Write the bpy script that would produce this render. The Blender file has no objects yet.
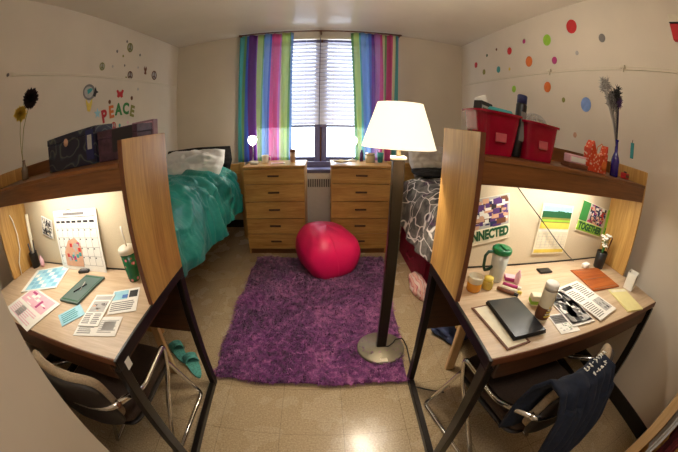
import bpy, math, random
from mathutils import Vector, Matrix, noise
random.seed(7)
PI = math.pi
sc = bpy.context.scene
COL = sc.collection

# ---------------------------------------------------------------- camera (16 mm equisolid fisheye)
CX, CY, CZ = 0.0984, -3.5893, 1.3126
PITCH, YAW, ROLL = -0.3482, 0.0531, 0.0154
cam_d = bpy.data.cameras.new('camera')
cam = bpy.data.objects.new('camera', cam_d)
COL.objects.link(cam)
cam_d.type = 'PANO'
cam_d.panorama_type = 'FISHEYE_EQUISOLID'
cam_d.sensor_width = 36.0
cam_d.sensor_fit = 'HORIZONTAL'
cam_d.fisheye_lens = 297.55 / 678 * 36.0
cam_d.fisheye_fov = math.radians(220)
cam_d.clip_start = 0.01
_f = Vector((math.sin(YAW) * math.cos(PITCH), math.cos(YAW) * math.cos(PITCH), math.sin(PITCH)))
_r = Vector((math.cos(YAW), -math.sin(YAW), 0))
_u = _r.cross(_f)
_r2 = _r * math.cos(ROLL) + _u * math.sin(ROLL)
_u2 = -_r * math.sin(ROLL) + _u * math.cos(ROLL)
M = Matrix((_r2, _u2, -_f)).transposed().to_4x4()
M.translation = Vector((CX, CY, CZ))
cam.matrix_world = M
sc.camera = cam

# ---------------------------------------------------------------- world, exposure, large lights
sc.view_settings.view_transform = 'Standard'
sc.view_settings.look = 'None'
sc.view_settings.gamma = 1.0
sc.view_settings.exposure = 0.22
w = bpy.data.worlds.new('world'); sc.world = w
w.use_nodes = True
bg = w.node_tree.nodes['Background']
bg.inputs[0].default_value = (0.80, 0.88, 1.0, 1)
bg.inputs[1].default_value = 6.0

def area(name, loc, rot, sx, sy, power, col, portal=False, spread=PI):
    l = bpy.data.lights.new(name, 'AREA'); l.shape = 'RECTANGLE'; l.size = sx; l.size_y = sy
    l.energy = power; l.color = col; l.spread = spread
    if portal: l.cycles.is_portal = True
    o = bpy.data.objects.new(name, l); COL.objects.link(o); o.location = loc; o.rotation_euler = rot
    return o
def point(name, loc, power, col, r=0.03, parent=None):
    l = bpy.data.lights.new(name, 'POINT'); l.energy = power; l.color = col; l.shadow_soft_size = r
    o = bpy.data.objects.new(name, l); COL.objects.link(o); o.location = loc
    if parent: o.parent = parent
    return o
area('window_portal', (0.02, 0.10, 1.62), (PI / 2, 0, 0), 1.66, 1.62, 1, (1, 1, 1), portal=True)
WARM = (1.0, 0.87, 0.70)
# fill light added behind the camera to brighten the whole room
area('entry_fill_light', (0.15, -3.95, 2.40), (0, 0, 0), 0.5, 0.5, 11, (1.0, 0.92, 0.82))

# ---------------------------------------------------------------- material helpers
def S(r, g, b):
    def f(c):
        c /= 255.0
        return c / 12.92 if c <= 0.04045 else ((c + 0.055) / 1.055) ** 2.4
    return (f(r), f(g), f(b), 1)
class NT:
    def __init__(s, name):
        s.m = bpy.data.materials.new(name); s.m.use_nodes = True
        s.t = s.m.node_tree; s.n = s.t.nodes; s.b = s.n['Principled BSDF']; s.out = s.n['Material Output']
    def add(s, k, **kw):
        n = s.n.new(k)
        for a, v in kw.items():
            if a.startswith('i_'):
                key = a[2:]
                key = int(key) if key.isdigit() else key.replace('_', ' ')
                n.inputs[key].default_value = v
            else: setattr(n, a, v)
        return n
    def link(s, a, b): s.t.links.new(a, b)
    def ramp(s, stops, interp='LINEAR'):
        r = s.n.new('ShaderNodeValToRGB'); r.color_ramp.interpolation = interp
        e = r.color_ramp.elements
        while len(e) < len(stops): e.new(0.5)
        for i, (p, c) in enumerate(stops): e[i].position = p; e[i].color = c
        return r
    def coord(s, kind='Object', scale=(1, 1, 1), rot=(0, 0, 0), loc=(0, 0, 0)):
        tc = s.n.new('ShaderNodeTexCoord'); mp = s.n.new('ShaderNodeMapping')
        mp.inputs['Scale'].default_value = scale; mp.inputs['Rotation'].default_value = rot; mp.inputs['Location'].default_value = loc
        s.link(tc.outputs[kind], mp.inputs[0]); return mp.outputs[0]
    def bump(s, h, strength=0.3, dist=0.01):
        b = s.n.new('ShaderNodeBump'); b.inputs['Strength'].default_value = strength; b.inputs['Distance'].default_value = dist
        s.link(h, b.inputs['Height']); s.link(b.outputs[0], s.b.inputs['Normal']); return b
    def set(s, **kw):
        for k, v in kw.items(): s.b.inputs[k.replace('_', ' ')].default_value = v
        return s
def plain(name, c, rough=0.5, metal=0.0, var=0.12, scale=30, bump=0.0, **kw):
    t = NT(name)
    n = t.add('ShaderNodeTexNoise', i_Scale=scale, i_Detail=3.0)
    t.link(t.coord(), n.inputs['Vector'])
    a = tuple(x * (1 - var) for x in c[:3]) + (1,); b = tuple(min(1, x * (1 + var)) for x in c[:3]) + (1,)
    r = t.ramp([(0.3, a), (0.7, b)]); t.link(n.outputs['Fac'], r.inputs[0]); t.link(r.outputs[0], t.b.inputs['Base Color'])
    t.set(Roughness=rough, Metallic=metal)
    if bump: t.bump(n.outputs['Fac'], bump, 0.004)
    for k, v in kw.items(): t.b.inputs[k.replace('_', ' ')].default_value = v
    return t.m
def wood(name, dark, light, axis='z', rough=0.35, k=1.0):
    t = NT(name)
    sc3 = {'x': (0.9, 14, 14), 'y': (14, 0.9, 14), 'z': (14, 14, 0.9)}[axis]
    sc3 = tuple(v * k for v in sc3)
    n = t.add('ShaderNodeTexNoise', i_Scale=1.0, i_Detail=5.0, i_Roughness=0.62, i_Distortion=0.8)
    t.link(t.coord(scale=sc3), n.inputs['Vector'])
    n2 = t.add('ShaderNodeTexNoise', i_Scale=9.0, i_Detail=3.0, i_Roughness=0.6)
    t.link(t.coord(scale=sc3), n2.inputs['Vector'])
    mx = t.add('ShaderNodeMix'); mx.data_type = 'FLOAT'; mx.inputs[0].default_value = 0.35
    t.link(n.outputs['Fac'], mx.inputs[2]); t.link(n2.outputs['Fac'], mx.inputs[3])
    mid = tuple((a + b) / 2 for a, b in zip(dark, light))
    r = t.ramp([(0.33, dark), (0.5, mid), (0.66, light)])
    t.link(mx.outputs[0], r.inputs[0]); t.link(r.outputs[0], t.b.inputs['Base Color'])
    t.set(Roughness=rough); t.bump(mx.outputs[0], 0.08, 0.002)
    return t.m
def emit(name, c, s, rough=0.5):
    t = NT(name); t.b.inputs['Emission Color'].default_value = c; t.b.inputs['Emission Strength'].default_value = s
    t.b.inputs['Base Color'].default_value = c; t.b.inputs['Roughness'].default_value = rough
    return t.m

MT = {}
MT['wall'] = plain('wall_paint', S(214, 202, 184), 0.75, var=0.03, scale=3, bump=0.03)
def ceil_mat():
    t = NT('ceiling_paint')
    n = t.add('ShaderNodeTexNoise', i_Scale=2.0, i_Detail=4.0); t.link(t.coord(), n.inputs[0])
    r = t.ramp([(0.3, S(206, 194, 176)), (0.7, S(214, 202, 184))]); t.link(n.outputs[0], r.inputs[0]); t.link(r.outputs[0], t.b.inputs['Base Color'])
    t.set(Roughness=0.26); t.bump(n.outputs[0], 0.02, 0.01); return t.m
MT['ceiling'] = ceil_mat()
def floor_mat():
    t = NT('speckled_tile')
    c = t.coord()
    n = t.add('ShaderNodeTexNoise', i_Scale=110.0, i_Detail=4.0, i_Roughness=0.8); t.link(c, n.inputs[0])
    n2 = t.add('ShaderNodeTexNoise', i_Scale=5.0, i_Detail=3.0); t.link(c, n2.inputs[0])
    r = t.ramp([(0.30, S(128, 108, 80)), (0.5, S(168, 148, 116)), (0.70, S(200, 182, 150))]); t.link(n.outputs[0], r.inputs[0])
    br = t.add('ShaderNodeTexBrick', offset=0.0, i_Scale=1.0)
    br.inputs['Brick Width'].default_value = 0.305; br.inputs['Row Height'].default_value = 0.305
    br.inputs['Mortar Size'].default_value = 0.0022; br.inputs['Mortar Smooth'].default_value = 0.3
    br.inputs['Color1'].default_value = (1, 1, 1, 1); br.inputs['Color2'].default_value = (0.93, 0.92, 0.91, 1); br.inputs['Mortar'].default_value = (0.62, 0.60, 0.57, 1)
    t.link(t.coord(loc=(-0.175, 0.12, 0)), br.inputs[0])
    m = t.add('ShaderNodeMix'); m.data_type = 'RGBA'; m.blend_type = 'MULTIPLY'; m.inputs[0].default_value = 1.0
    t.link(r.outputs[0], m.inputs[6]); t.link(br.outputs[0], m.inputs[7])
    t.link(m.outputs[2], t.b.inputs['Base Color'])
    r2 = t.ramp([(0.3, (0.20,) * 3 + (1,)), (0.7, (0.32,) * 3 + (1,))]); t.link(n2.outputs[0], r2.inputs[0]); t.link(r2.outputs[0], t.b.inputs['Roughness'])
    t.bump(n.outputs[0], 0.05, 0.002)
    return t.m
MT['floor'] = floor_mat()
OD, OL = S(158, 110, 50), S(216, 174, 102)
MT['oak_z'] = wood('oak_vertical', OD, OL, 'z'); MT['oak_x'] = wood('oak_horizontal', OD, OL, 'x'); MT['oak_y'] = wood('oak_lengthwise', OD, OL, 'y')
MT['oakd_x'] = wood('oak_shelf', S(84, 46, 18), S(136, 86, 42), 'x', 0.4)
MT['pale_z'] = wood('pale_maple', S(196, 156, 104), S(226, 192, 146), 'z')
MT['top_x'] = wood('laminate_top', S(178, 148, 116), S(214, 190, 158), 'x', 0.42, 1.3)
MT['edge'] = plain('table_edging', S(104, 60, 34), 0.45)
MT['brown'] = wood('brown_panel', S(52, 30, 16), S(84, 52, 28), 'x', 0.5)
MT['frame'] = plain('dark_bronze_metal', S(30, 23, 19), 0.35, 0.4, var=0.06)
MT['chrome'] = plain('chrome', (0.72, 0.70, 0.68, 1), 0.16, 1.0, var=0.03)
MT['black'] = plain('black_plastic', S(22, 20, 20), 0.4)
MT['blackcloth'] = plain('black_cloth', S(20, 18, 20), 0.9, bump=0.3, scale=120)
MT['tack'] = plain('tack_board_cloth', S(206, 190, 160), 0.9, var=0.04, scale=150, bump=0.15)
MT['white'] = plain('white_paper', S(232, 228, 218), 0.6, var=0.02)
MT['cream'] = plain('cream_plastic', S(216, 206, 184), 0.45, var=0.03)
MT['navy'] = plain('navy_fleece', S(16, 24, 42), 0.95, var=0.25, scale=60, bump=0.4)
MT['seatcloth'] = plain('beige_tweed', S(150, 130, 104), 0.95, var=0.2, scale=160, bump=0.4)
MT['heater'] = plain('heater_enamel', S(226, 224, 220), 0.45, var=0.03)
MT['sill'] = plain('window_frame_paint', S(96, 92, 124), 0.4, var=0.06)
MT['baseb'] = plain('vinyl_base', S(22, 17, 13), 0.45)

# ---------------------------------------------------------------- mesh helpers
class MB:
    """collects shapes; every shape takes a material slot key"""
    def __init__(s): s.v = []; s.f = []; s.mi = []; s.keys = []; s.sm = []; s.uv = {}
    def k(s, m):
        if m not in s.keys: s.keys.append(m)
        return s.keys.index(m)
    def add(s, vs, fs, m, smooth=False, T=None):
        o = len(s.v)
        s.v += [tuple(T @ Vector(v)) if T else tuple(v) for v in vs]
        i = s.k(m)
        for f in fs: s.f.append([a + o for a in f]); s.mi.append(i); s.sm.append(smooth)
        return s
    def box(s, x0, x1, y0, y1, z0, z1, m, b=0.0, T=None):
        x0, x1 = min(x0, x1), max(x0, x1); y0, y1 = min(y0, y1), max(y0, y1); z0, z1 = min(z0, z1), max(z0, z1)
        b = min(b, (x1 - x0) * .45, (y1 - y0) * .45, (z1 - z0) * .45)
        if b <= 0:
            vs = [(x, y, z) for x in (x0, x1) for y in (y0, y1) for z in (z0, z1)]
            fs = [(0, 1, 3, 2), (4, 6, 7, 5), (0, 4, 5, 1), (2, 3, 7, 6), (0, 2, 6, 4), (1, 5, 7, 3)]
            return s.add(vs, fs, m, T=T)
        vs = []; idx = {}
        for cx in (0, 1):
            for cy in (0, 1):
                for cz in (0, 1):
                    X = (x0, x1)[cx]; Y = (y0, y1)[cy]; Z = (z0, z1)[cz]
                    dx, dy, dz = (b, -b)[cx], (b, -b)[cy], (b, -b)[cz]
                    for a, p in (('x', (X, Y + dy, Z + dz)), ('y', (X + dx, Y, Z + dz)), ('z', (X + dx, Y + dy, Z))):
                        idx[(cx, cy, cz, a)] = len(vs); vs.append(p)
        fs = []
        I = lambda x, y, z, a: idx[(x, y, z, a)]
        fs += [(I(0, 0, 0, 'x'), I(0, 0, 1, 'x'), I(0, 1, 1, 'x'), I(0, 1, 0, 'x')), (I(1, 0, 0, 'x'), I(1, 1, 0, 'x'), I(1, 1, 1, 'x'), I(1, 0, 1, 'x')),
               (I(0, 0, 0, 'y'), I(1, 0, 0, 'y'), I(1, 0, 1, 'y'), I(0, 0, 1, 'y')), (I(0, 1, 0, 'y'), I(0, 1, 1, 'y'), I(1, 1, 1, 'y'), I(1, 1, 0, 'y')),
               (I(0, 0, 0, 'z'), I(0, 1, 0, 'z'), I(1, 1, 0, 'z'), I(1, 0, 0, 'z')), (I(0, 0, 1, 'z'), I(1, 0, 1, 'z'), I(1, 1, 1, 'z'), I(0, 1, 1, 'z'))]
        for a in (0, 1):
            for c in (0, 1):
                fs.append((I(0, a, c, 'y'), I(1, a, c, 'y'), I(1, a, c, 'z'), I(0, a, c, 'z')))
                fs.append((I(a, 0, c, 'x'), I(a, 1, c, 'x'), I(a, 1, c, 'z'), I(a, 0, c, 'z')))
                fs.append((I(a, c, 0, 'x'), I(a, c, 1, 'x'), I(a, c, 1, 'y'), I(a, c, 0, 'y')))
                for d in (0, 1): fs.append((I(a, c, d, 'x'), I(a, c, d, 'y'), I(a, c, d, 'z')))
        return s.add(vs, fs, m, T=T)
    def tube(s, pts, r, m, n=10, closed=False, T=None, smooth=True):
        pts = [Vector(p) for p in pts]; N = len(pts); vs = []; up = None
        rs = r if isinstance(r, (list, tuple)) else [r] * N
        for i, p in enumerate(pts):
            if closed: d = (pts[(i + 1) % N] - pts[i - 1])
            else: d = pts[min(i + 1, N - 1)] - pts[max(i - 1, 0)]
            d.normalize()
            if up is None:
                up = Vector((0, 0, 1)) if abs(d.z) < 0.9 else Vector((1, 0, 0))
            a = up - d * up.dot(d)
            if a.length < 1e-5: a = d.orthogonal()
            a.normalize(); up = a; b = d.cross(a)
            for j in range(n):
                t = 2 * PI * j / n; vs.append(p + (a * math.cos(t) + b * math.sin(t)) * rs[i])
        fs = []
        for i in range(N if closed else N - 1):
            for j in range(n):
                k = (j + 1) % n; i2 = (i + 1) % N
                fs.append((i * n + j, i * n + k, i2 * n + k, i2 * n + j))
        if not closed: fs.append(tuple(range(n - 1, -1, -1))); fs.append(tuple((N - 1) * n + j for j in range(n)))
        return s.add(vs, fs, m, smooth, T)
    def lathe(s, prof, c, m, n=24, T=None, smooth=True, close=True):
        vs = []; fs = []
        for (r, z) in prof:
            for j in range(n):
                t = 2 * PI * j / n; vs.append((c[0] + r * math.cos(t), c[1] + r * math.sin(t), c[2] + z))
        for i in range(len(prof) - 1):
            for j in range(n):
                k = (j + 1) % n; fs.append((i * n + j, i * n + k, (i + 1) * n + k, (i + 1) * n + j))
        if close: fs.append(tuple(range(n - 1, -1, -1))); fs.append(tuple((len(prof) - 1) * n + j for j in range(n)))
        return s.add(vs, fs, m, smooth, T)
    def prism(s, poly, z0, z1, m, T=None):
        n = len(poly)
        vs = [(x, y, z0) for x, y in poly] + [(x, y, z1) for x, y in poly]
        fs = [tuple(range(n - 1, -1, -1)), tuple(range(n, 2 * n))] + [(i, (i + 1) % n, n + (i + 1) % n, n + i) for i in range(n)]
        return s.add(vs, fs, m, T=T)
    def grid(s, fn, nu, nv, m, uv=None, smooth=True, T=None):
        vs = [fn(i / nu, j / nv) for i in range(nu + 1) for j in range(nv + 1)]
        fs = [(i * (nv + 1) + j, (i + 1) * (nv + 1) + j, (i + 1) * (nv + 1) + j + 1, i * (nv + 1) + j + 1) for i in range(nu) for j in range(nv)]
        if uv:
            o = len(s.v)
            for i in range(nu + 1):
                for j in range(nv + 1): s.uv[o + i * (nv + 1) + j] = (i / nu, j / nv)
        return s.add(vs, fs, m, smooth, T)
    def build(s, name, parent=None, loc=(0, 0, 0), rz=0.0, rot=None):
        me = bpy.data.meshes.new(name); me.from_pydata(s.v, [], s.f); 
        for k in s.keys: me.materials.append(MT[k] if isinstance(k, str) else k)
        me.polygons.foreach_set('material_index', s.mi); me.polygons.foreach_set('use_smooth', s.sm)
        if s.uv:
            L = me.uv_layers.new(name='UVMap')
            for l in me.loops: L.data[l.index].uv = s.uv.get(l.vertex_index, (0, 0))
        me.update()
        o = bpy.data.objects.new(name, me); COL.objects.link(o)
        o.location = loc; o.rotation_euler = rot if rot else (0, 0, rz)
        if parent: o.parent = parent
        return o
def tag(o, label, cat, group=None, kind=None):
    o['label'] = label; o['category'] = cat
    if group: o['group'] = group
    if kind: o['kind'] = kind
    return o
def thing(name, label, cat, loc=(0, 0, 0), rz=0.0, group=None):
    o = bpy.data.objects.new(name, None); COL.objects.link(o); o.location = loc; o.rotation_euler = (0, 0, rz)
    return tag(o, label, cat, group)
def struct(o): o['kind'] = 'structure'; return o
def copy_tree(o, parent=None, mats=None):
    c = o.copy(); COL.objects.link(c)
    if parent: c.parent = parent
    for ch in list(o.children): copy_tree(ch, c)
    return c
def solid(o, t, off=-1):
    m = o.modifiers.new('thickness', 'SOLIDIFY'); m.thickness = t; m.offset = off; return o
def textmesh(body, size, depth=0.001, align='CENTER', bold=0.0):
    cu = bpy.data.curves.new('t', 'FONT'); cu.body = body; cu.size = size; cu.extrude = depth; cu.offset = bold; cu.align_x = align; cu.align_y = 'CENTER'; cu.resolution_u = 3
    o = bpy.data.objects.new('t', cu); COL.objects.link(o)
    bpy.context.view_layer.update()
    me = bpy.data.meshes.new_from_object(o.evaluated_get(bpy.context.evaluated_depsgraph_get()))
    vs = [tuple(v.co) for v in me.vertices]; fs = [tuple(p.vertices) for p in me.polygons]
    bpy.data.objects.remove(o); bpy.data.curves.remove(cu); bpy.data.meshes.remove(me)
    return vs, fs
def ns(x, y, z=0.0, s=1.0): return noise.noise(Vector((x * s, y * s, z * s)))

# ================================================================ THE ROOM
XL, XR, ZC = -1.84, 1.85, 2.486
YB = -4.9
struct(MB().box(XL - .1, XR + .1, YB, 0.12, -0.1, 0, 'floor').build('floor'))
struct(MB().box(XL - .1, XR + .1, YB, 0.12, ZC, ZC + .1, 'ceiling').build('ceiling'))
struct(MB().box(XL - .1, XL, YB, 0.12, 0, ZC, 'wall').build('wall_left'))
struct(MB().box(XR, XR + .1, YB, 0.12, 0, ZC, 'wall').build('wall_right'))
struct(MB().box(XL - .1, XR + .1, YB - .1, YB, 0, ZC, 'wall').build('wall_front'))
WX0, WX1, WZ0, WZ1 = -0.80, 0.84, 0.84, 2.40
b = MB().box(XL, WX0, 0, .12, 0, ZC, 'wall').box(WX1, XR, 0, .12, 0, ZC, 'wall').box(WX0, WX1, 0, .12, 0, WZ0, 'wall').box(WX0, WX1, 0, .12, WZ1, ZC, 'wall')
struct(b.build('wall_back'))
# closet wall corner close to the camera on the left
struct(MB().box(XL, -.64, YB, -3.35, 0, ZC, 'wall').build('wall_closet'))
struct(MB().box(XR - .012, XR, YB, -.45, 0, .10, 'baseb').build('baseboard_right'))
struct(MB().box(XL, XL + .012, -3.35, -.45, 0, .10, 'baseb').build('baseboard_left'))
struct(MB().box(XL + .012, XR - .012, -.012, 0, 0, .10, 'baseb').build('baseboard_back'))
# raceways running along the side walls
def raceway(x, y0, y1, z, name):
    s = 1 if x < 0 else -1
    struct(MB().box(x, x + s * .010, y0, y1, z - .011, z - .006, 'cream').box(x, x + s * .010, y0, y1, z + .006, z + .011, 'cream').box(x, x + s * .007, y0, y1, z - .006, z + .006, 'wall').build(name))
raceway(XL, -2.62, 0, 1.935, 'trim_1')
raceway(XR, -3.6, 0, 1.932, 'trim_2')
# window
b = MB()
for x0, x1 in ((WX0, WX0 + .05), (WX1 - .05, WX1)): b.box(x0, x1, .03, .09, WZ0, WZ1, 'sill', .004)
b.box(WX0, WX1, .03, .09, WZ1 - .05, WZ1, 'sill', .004).box(WX0, WX1, .03, .09, WZ0, WZ0 + .05, 'sill', .004)
b.box(-.02, .045, -.03, .09, WZ0, WZ1, 'sill', .006).box(.065, .125, -.03, .09, WZ0, WZ1, 'sill', .006).box(.04, .07, -.01, .09, WZ0, WZ1, 'edge')
win = struct(b.build('window_1'))
def glass():
    t = NT('window_glass'); t.n.remove(t.b)
    tr = t.add('ShaderNodeBsdfTransparent'); tr.inputs[0].default_value = (.96, .98, 1, 1)
    g = t.add('ShaderNodeBsdfGlossy'); g.inputs['Roughness'].default_value = 0.02
    mx = t.add('ShaderNodeMixShader'); mx.inputs[0].default_value = 0.05
    t.link(tr.outputs[0], mx.inputs[1]); t.link(g.outputs[0], mx.inputs[2]); t.link(mx.outputs[0], t.out.inputs[0]); return t.m
MT['glass'] = glass()
MB().box(WX0 + .05, -.02, .055, .061, WZ0 + .05, WZ1 - .05, 'glass').build('pane', win)
MB().box(.125, WX1 - .05, .055, .061, WZ0 + .05, WZ1 - .05, 'glass').build('pane', win)
MB().box(WX0, WX1, -.14, .03, .800, WZ0, 'sill', .006).box(-.10, .17, -.17, -.14, .80, .86, 'sill', .004).build('window_sill', win)
struct(win)

# blinds
def blind_mat():
    t = NT('blind_slats'); 
    d = t.add('ShaderNodeBsdfTranslucent'); d.inputs[0].default_value = (.80, .82, .95, 1)
    t.set(Base_Color=(.80, .80, .88, 1), Roughness=.5)
    mx = t.add('ShaderNodeMixShader'); mx.inputs[0].default_value = 0.13
    t.link(t.b.outputs[0], mx.inputs[1]); t.link(d.outputs[0], mx.inputs[2]); t.link(mx.outputs[0], t.out.inputs[0]); return t.m
MT['slat'] = blind_mat()
def blind(x0, x1, label, zb):
    t = thing('window_blind', label, 'blind', ((x0 + x1) / 2, -.052, zb), 0, 'white slatted window blinds')
    h = (x1 - x0) / 2; b = MB(); n = int((2.40 - zb - .075) / .049)
    for i in range(n):
        z = .040 + i * .049
        T = Matrix.Translation((0, 0, z + .016)) @ Matrix.Rotation(math.radians(67), 4, 'X')
        vs = []; 
        for k in range(5):
            yy = -.0265 + k * .01325; vs += [(-h, yy, .0034 * (1 - ((k - 2) / 2) ** 2)), (h, yy, .0034 * (1 - ((k - 2) / 2) ** 2))]
        b.add(vs, [(2 * k, 2 * k + 1, 2 * k + 3, 2 * k + 2) for k in range(4)], 'slat', True, T)
    b.build('slats', t)
    MB().box(-h, h, -.022, .022, 0, .028, 'sill', .004).build('bottom_rail', t)
    MB().box(-h, h, -.025, .025, 2.40 - zb - .035, 2.40 - zb, 'cream', .003).build('head_rail', t)
    b = MB()
    for x in (-h * .6, h * .6): b.tube([(x, -.030, .02), (x, -.030, 2.38 - zb)], .0012, 'cream', 6)
    b.build('cord', t)
blind(-.76, .031, 'white slatted blind half lowered over the window pane beside the left-hand curtain', 1.262)
blind(.039, .81, 'white slatted blind half lowered over the window pane behind the floor lamp side curtain', 1.262)

# curtains ---------------------------------------------------------
TEAL, BLU, PUR, LIL, PNK, GRN, LIM, SKY, CRM = S(96, 176, 172), S(84, 110, 186), S(116, 58, 140), S(196, 128, 190), S(214, 92, 146), S(120, 166, 104), S(190, 208, 128), S(128, 168, 214), S(218, 212, 170)
def curtain_mat(name, stops):
    t = NT(name)
    uv = t.add('ShaderNodeUVMap'); sp = t.add('ShaderNodeSeparateXYZ'); t.link(uv.outputs[0], sp.inputs[0])
    r = t.ramp(stops, 'CONSTANT'); t.link(sp.outputs[0], r.inputs[0])
    wv = t.add('ShaderNodeTexNoise', i_Scale=1.0, i_Detail=2.0); t.link(t.coord('UV', (60, 500, 1)), wv.inputs[0])
    t.link(r.outputs[0], t.b.inputs['Base Color']); t.set(Roughness=.8)
    t.bump(wv.outputs[0], .15, .001)
    d = t.add('ShaderNodeBsdfTranslucent'); t.link(r.outputs[0], d.inputs[0])
    mx = t.add('ShaderNodeMixShader'); mx.inputs[0].default_value = 0.5
    t.link(t.b.outputs[0], mx.inputs[1]); t.link(d.outputs[0], mx.inputs[2]); tp = t.add('ShaderNodeBsdfTransparent'); m2 = t.add('ShaderNodeMixShader'); m2.inputs[0].default_value = .20; t.link(mx.outputs[0], m2.inputs[1]); t.link(tp.outputs[0], m2.inputs[2]); t.link(m2.outputs[0], t.out.inputs[0]); return t.m
MT['curL'] = curtain_mat('striped_curtain_cloth', [(0, TEAL), (.10, GRN), (.13, BLU), (.20, PUR), (.33, LIL), (.36, LIM), (.43, GRN), (.45, SKY), (.57, BLU), (.59, PNK), (.74, LIL), (.77, CRM), (.80, LIM), (.92, GRN), (.95, SKY)])
MT['curR'] = curtain_mat('striped_curtain_cloth_mirrored', [(0, GRN), (.06, LIM), (.16, TEAL), (.20, SKY), (.36, BLU), (.41, PUR), (.47, LIL), (.58, PNK), (.64, CRM), (.70, GRN), (.73, PNK), (.86, CRM), (.90, TEAL), (.96, SKY)])
def curtain(x0, x1, top, bot, m, label, gx0, gx1):
    # x0..x1 at the rod, gx0..gx1 at the gathered bottom
    zs = top - bot
    t = thing('curtain', label, 'curtain', ((x0 + x1) / 2, -.137, bot), 0, 'striped curtains')
    cx = (x0 + x1) / 2
    def fn(u, v):
        z = v * zs; k = 1 - v
        xa = x0 * v + gx0 * k; xb = x1 * v + gx1 * k
        x = xa + (xb - xa) * u + .008 * math.sin(u * 40 + v * 3)
        y = .032 * math.sin(u * 2 * PI * 7 + .8 * math.sin(v * 2.2)) * (.55 + .45 * k) + .012 * math.sin(u * 2 * PI * 3 + v)
        return (x - cx, y, z)
    solid(MB().grid(fn, 120, 30, m, uv=True).build('drape', t), .002)
    return t
curtain(-.93, -.27, 2.440, .87, 'curL', 'striped teal, purple, pink and lime curtain hanging beside the bed with the teal comforter', -.935, -.285)
curtain(.385, .965, 2.440, .87, 'curR', 'striped lime, blue, purple and pink curtain hanging behind the big lamp shade', .46, .945)
rod = thing('curtain_rod', 'thin dark curtain rod running along the top of the window', 'curtain rod', (0.02, -.137, 2.455))
MB().tube([(-.96, 0, 0), (.97, 0, 0)], .009, 'edge').build('pole', rod)
for x in (-.95, .02, .95): MB().box(x - .008, x + .008, 0, .137, -.012, .012, 'edge').build('bracket', rod)

# heater --------------------------------------------------------------
ht = thing('convector_heater', 'white convector heater with a slotted top grille under the window', 'heater', (.02, -.2, 0))
MB().box(-.52, .62, -.16, .19, .07, .755, 'heater', .008).build('casing', ht)
b = MB()
for i in range(56):
    x = -.50 + i * .02; b.box(x, x + .010, -.1625, -.15, .60, .69, 'baseb')
b.box(-.5, .6, -.1615, -.15, .642, .648, 'heater')
b.build('grille', ht)
MB().box(-.50, .60, -.13, .17, .0, .07, 'baseb').build('plinth', ht)
MB().box(-.52, .62, -.165, .19, .757, .798, 'sill', .004).build('shelf_ledge', ht)

# ================================================================ DRESSERS
def dresser(x0, x1, label):
    w2 = (x1 - x0) / 2; D = .42; H = .912
    t = thing('chest_of_drawers', label, 'dresser', ((x0 + x1) / 2, -.83, 0), 0, 'oak five drawer dressers')
    MB().box(-w2, -w2 + .018, .02, D, 0, H - .022, 'oak_z', .001).box(w2 - .018, w2, .02, D, 0, H - .022, 'oak_z', .001).box(-w2 + .018, w2 - .018, D - .01, D, .02, H - .022, 'oak_z').box(-w2 + .018, w2 - .018, .03, .05, 0, .05, 'oakd_x').box(-w2 + .018, w2 - .018, .03, D - .01, .045, .055, 'oakd_x').build('carcass', t)
    MB().box(-w2 - .006, w2 + .006, 0, D, H - .022, H, 'oak_x', .003).build('top', t)
    zs = [.06, .225, .39, .56, .735, .885]
    for i in range(5):
        d = MB().box(-w2 + .004, w2 - .004, .0, .02, zs[i] + .003, zs[i + 1] - .003, 'oak_x', .002).build('drawer', t)
        zc = (zs[i] + zs[i + 1]) / 2 + .005
        MB().box(-.055, .055, -.012, -.001, zc - .008, zc + .008, 'black', .003).box(-.05, .05, -.016, -.010, zc + .002, zc + .008, 'edge', .002).build('handle', d)
    return t
dresser(-.686, -.088, 'oak five drawer dresser standing beside the teal covered bed')
dresser(.165, .742, 'oak five drawer dresser standing beside the grey patterned bed')

# ================================================================ BEDS
def cloth_mat(name, c1, c2, rough=.7, sheen=.3):
    t = NT(name); n = t.add('ShaderNodeTexNoise', i_Scale=4.0, i_Detail=6.0, i_Roughness=.6); t.link(t.coord(), n.inputs[0])
    r = t.ramp([(.3, c1), (.7, c2)]); t.link(n.outputs[0], r.inputs[0]); t.link(r.outputs[0], t.b.inputs['Base Color'])
    t.set(Roughness=rough, Sheen_Weight=sheen)
    n2 = t.add('ShaderNodeTexNoise', i_Scale=18.0, i_Detail=3.0, i_Distortion=1.5); t.link(t.coord(), n2.inputs[0]); t.bump(n2.outputs[0], .35, .01)
    return t.m
MT['teal'] = cloth_mat('teal_comforter_cloth', S(4, 122, 120), S(30, 172, 162), .45, .15)
MT['pillow_white'] = cloth_mat('white_pillow_cloth', S(206, 208, 212), S(236, 236, 236), .8)
MT['pillow_grey'] = cloth_mat('grey_pillow_cloth', S(168, 160, 152), S(204, 196, 186), .8)
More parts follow.
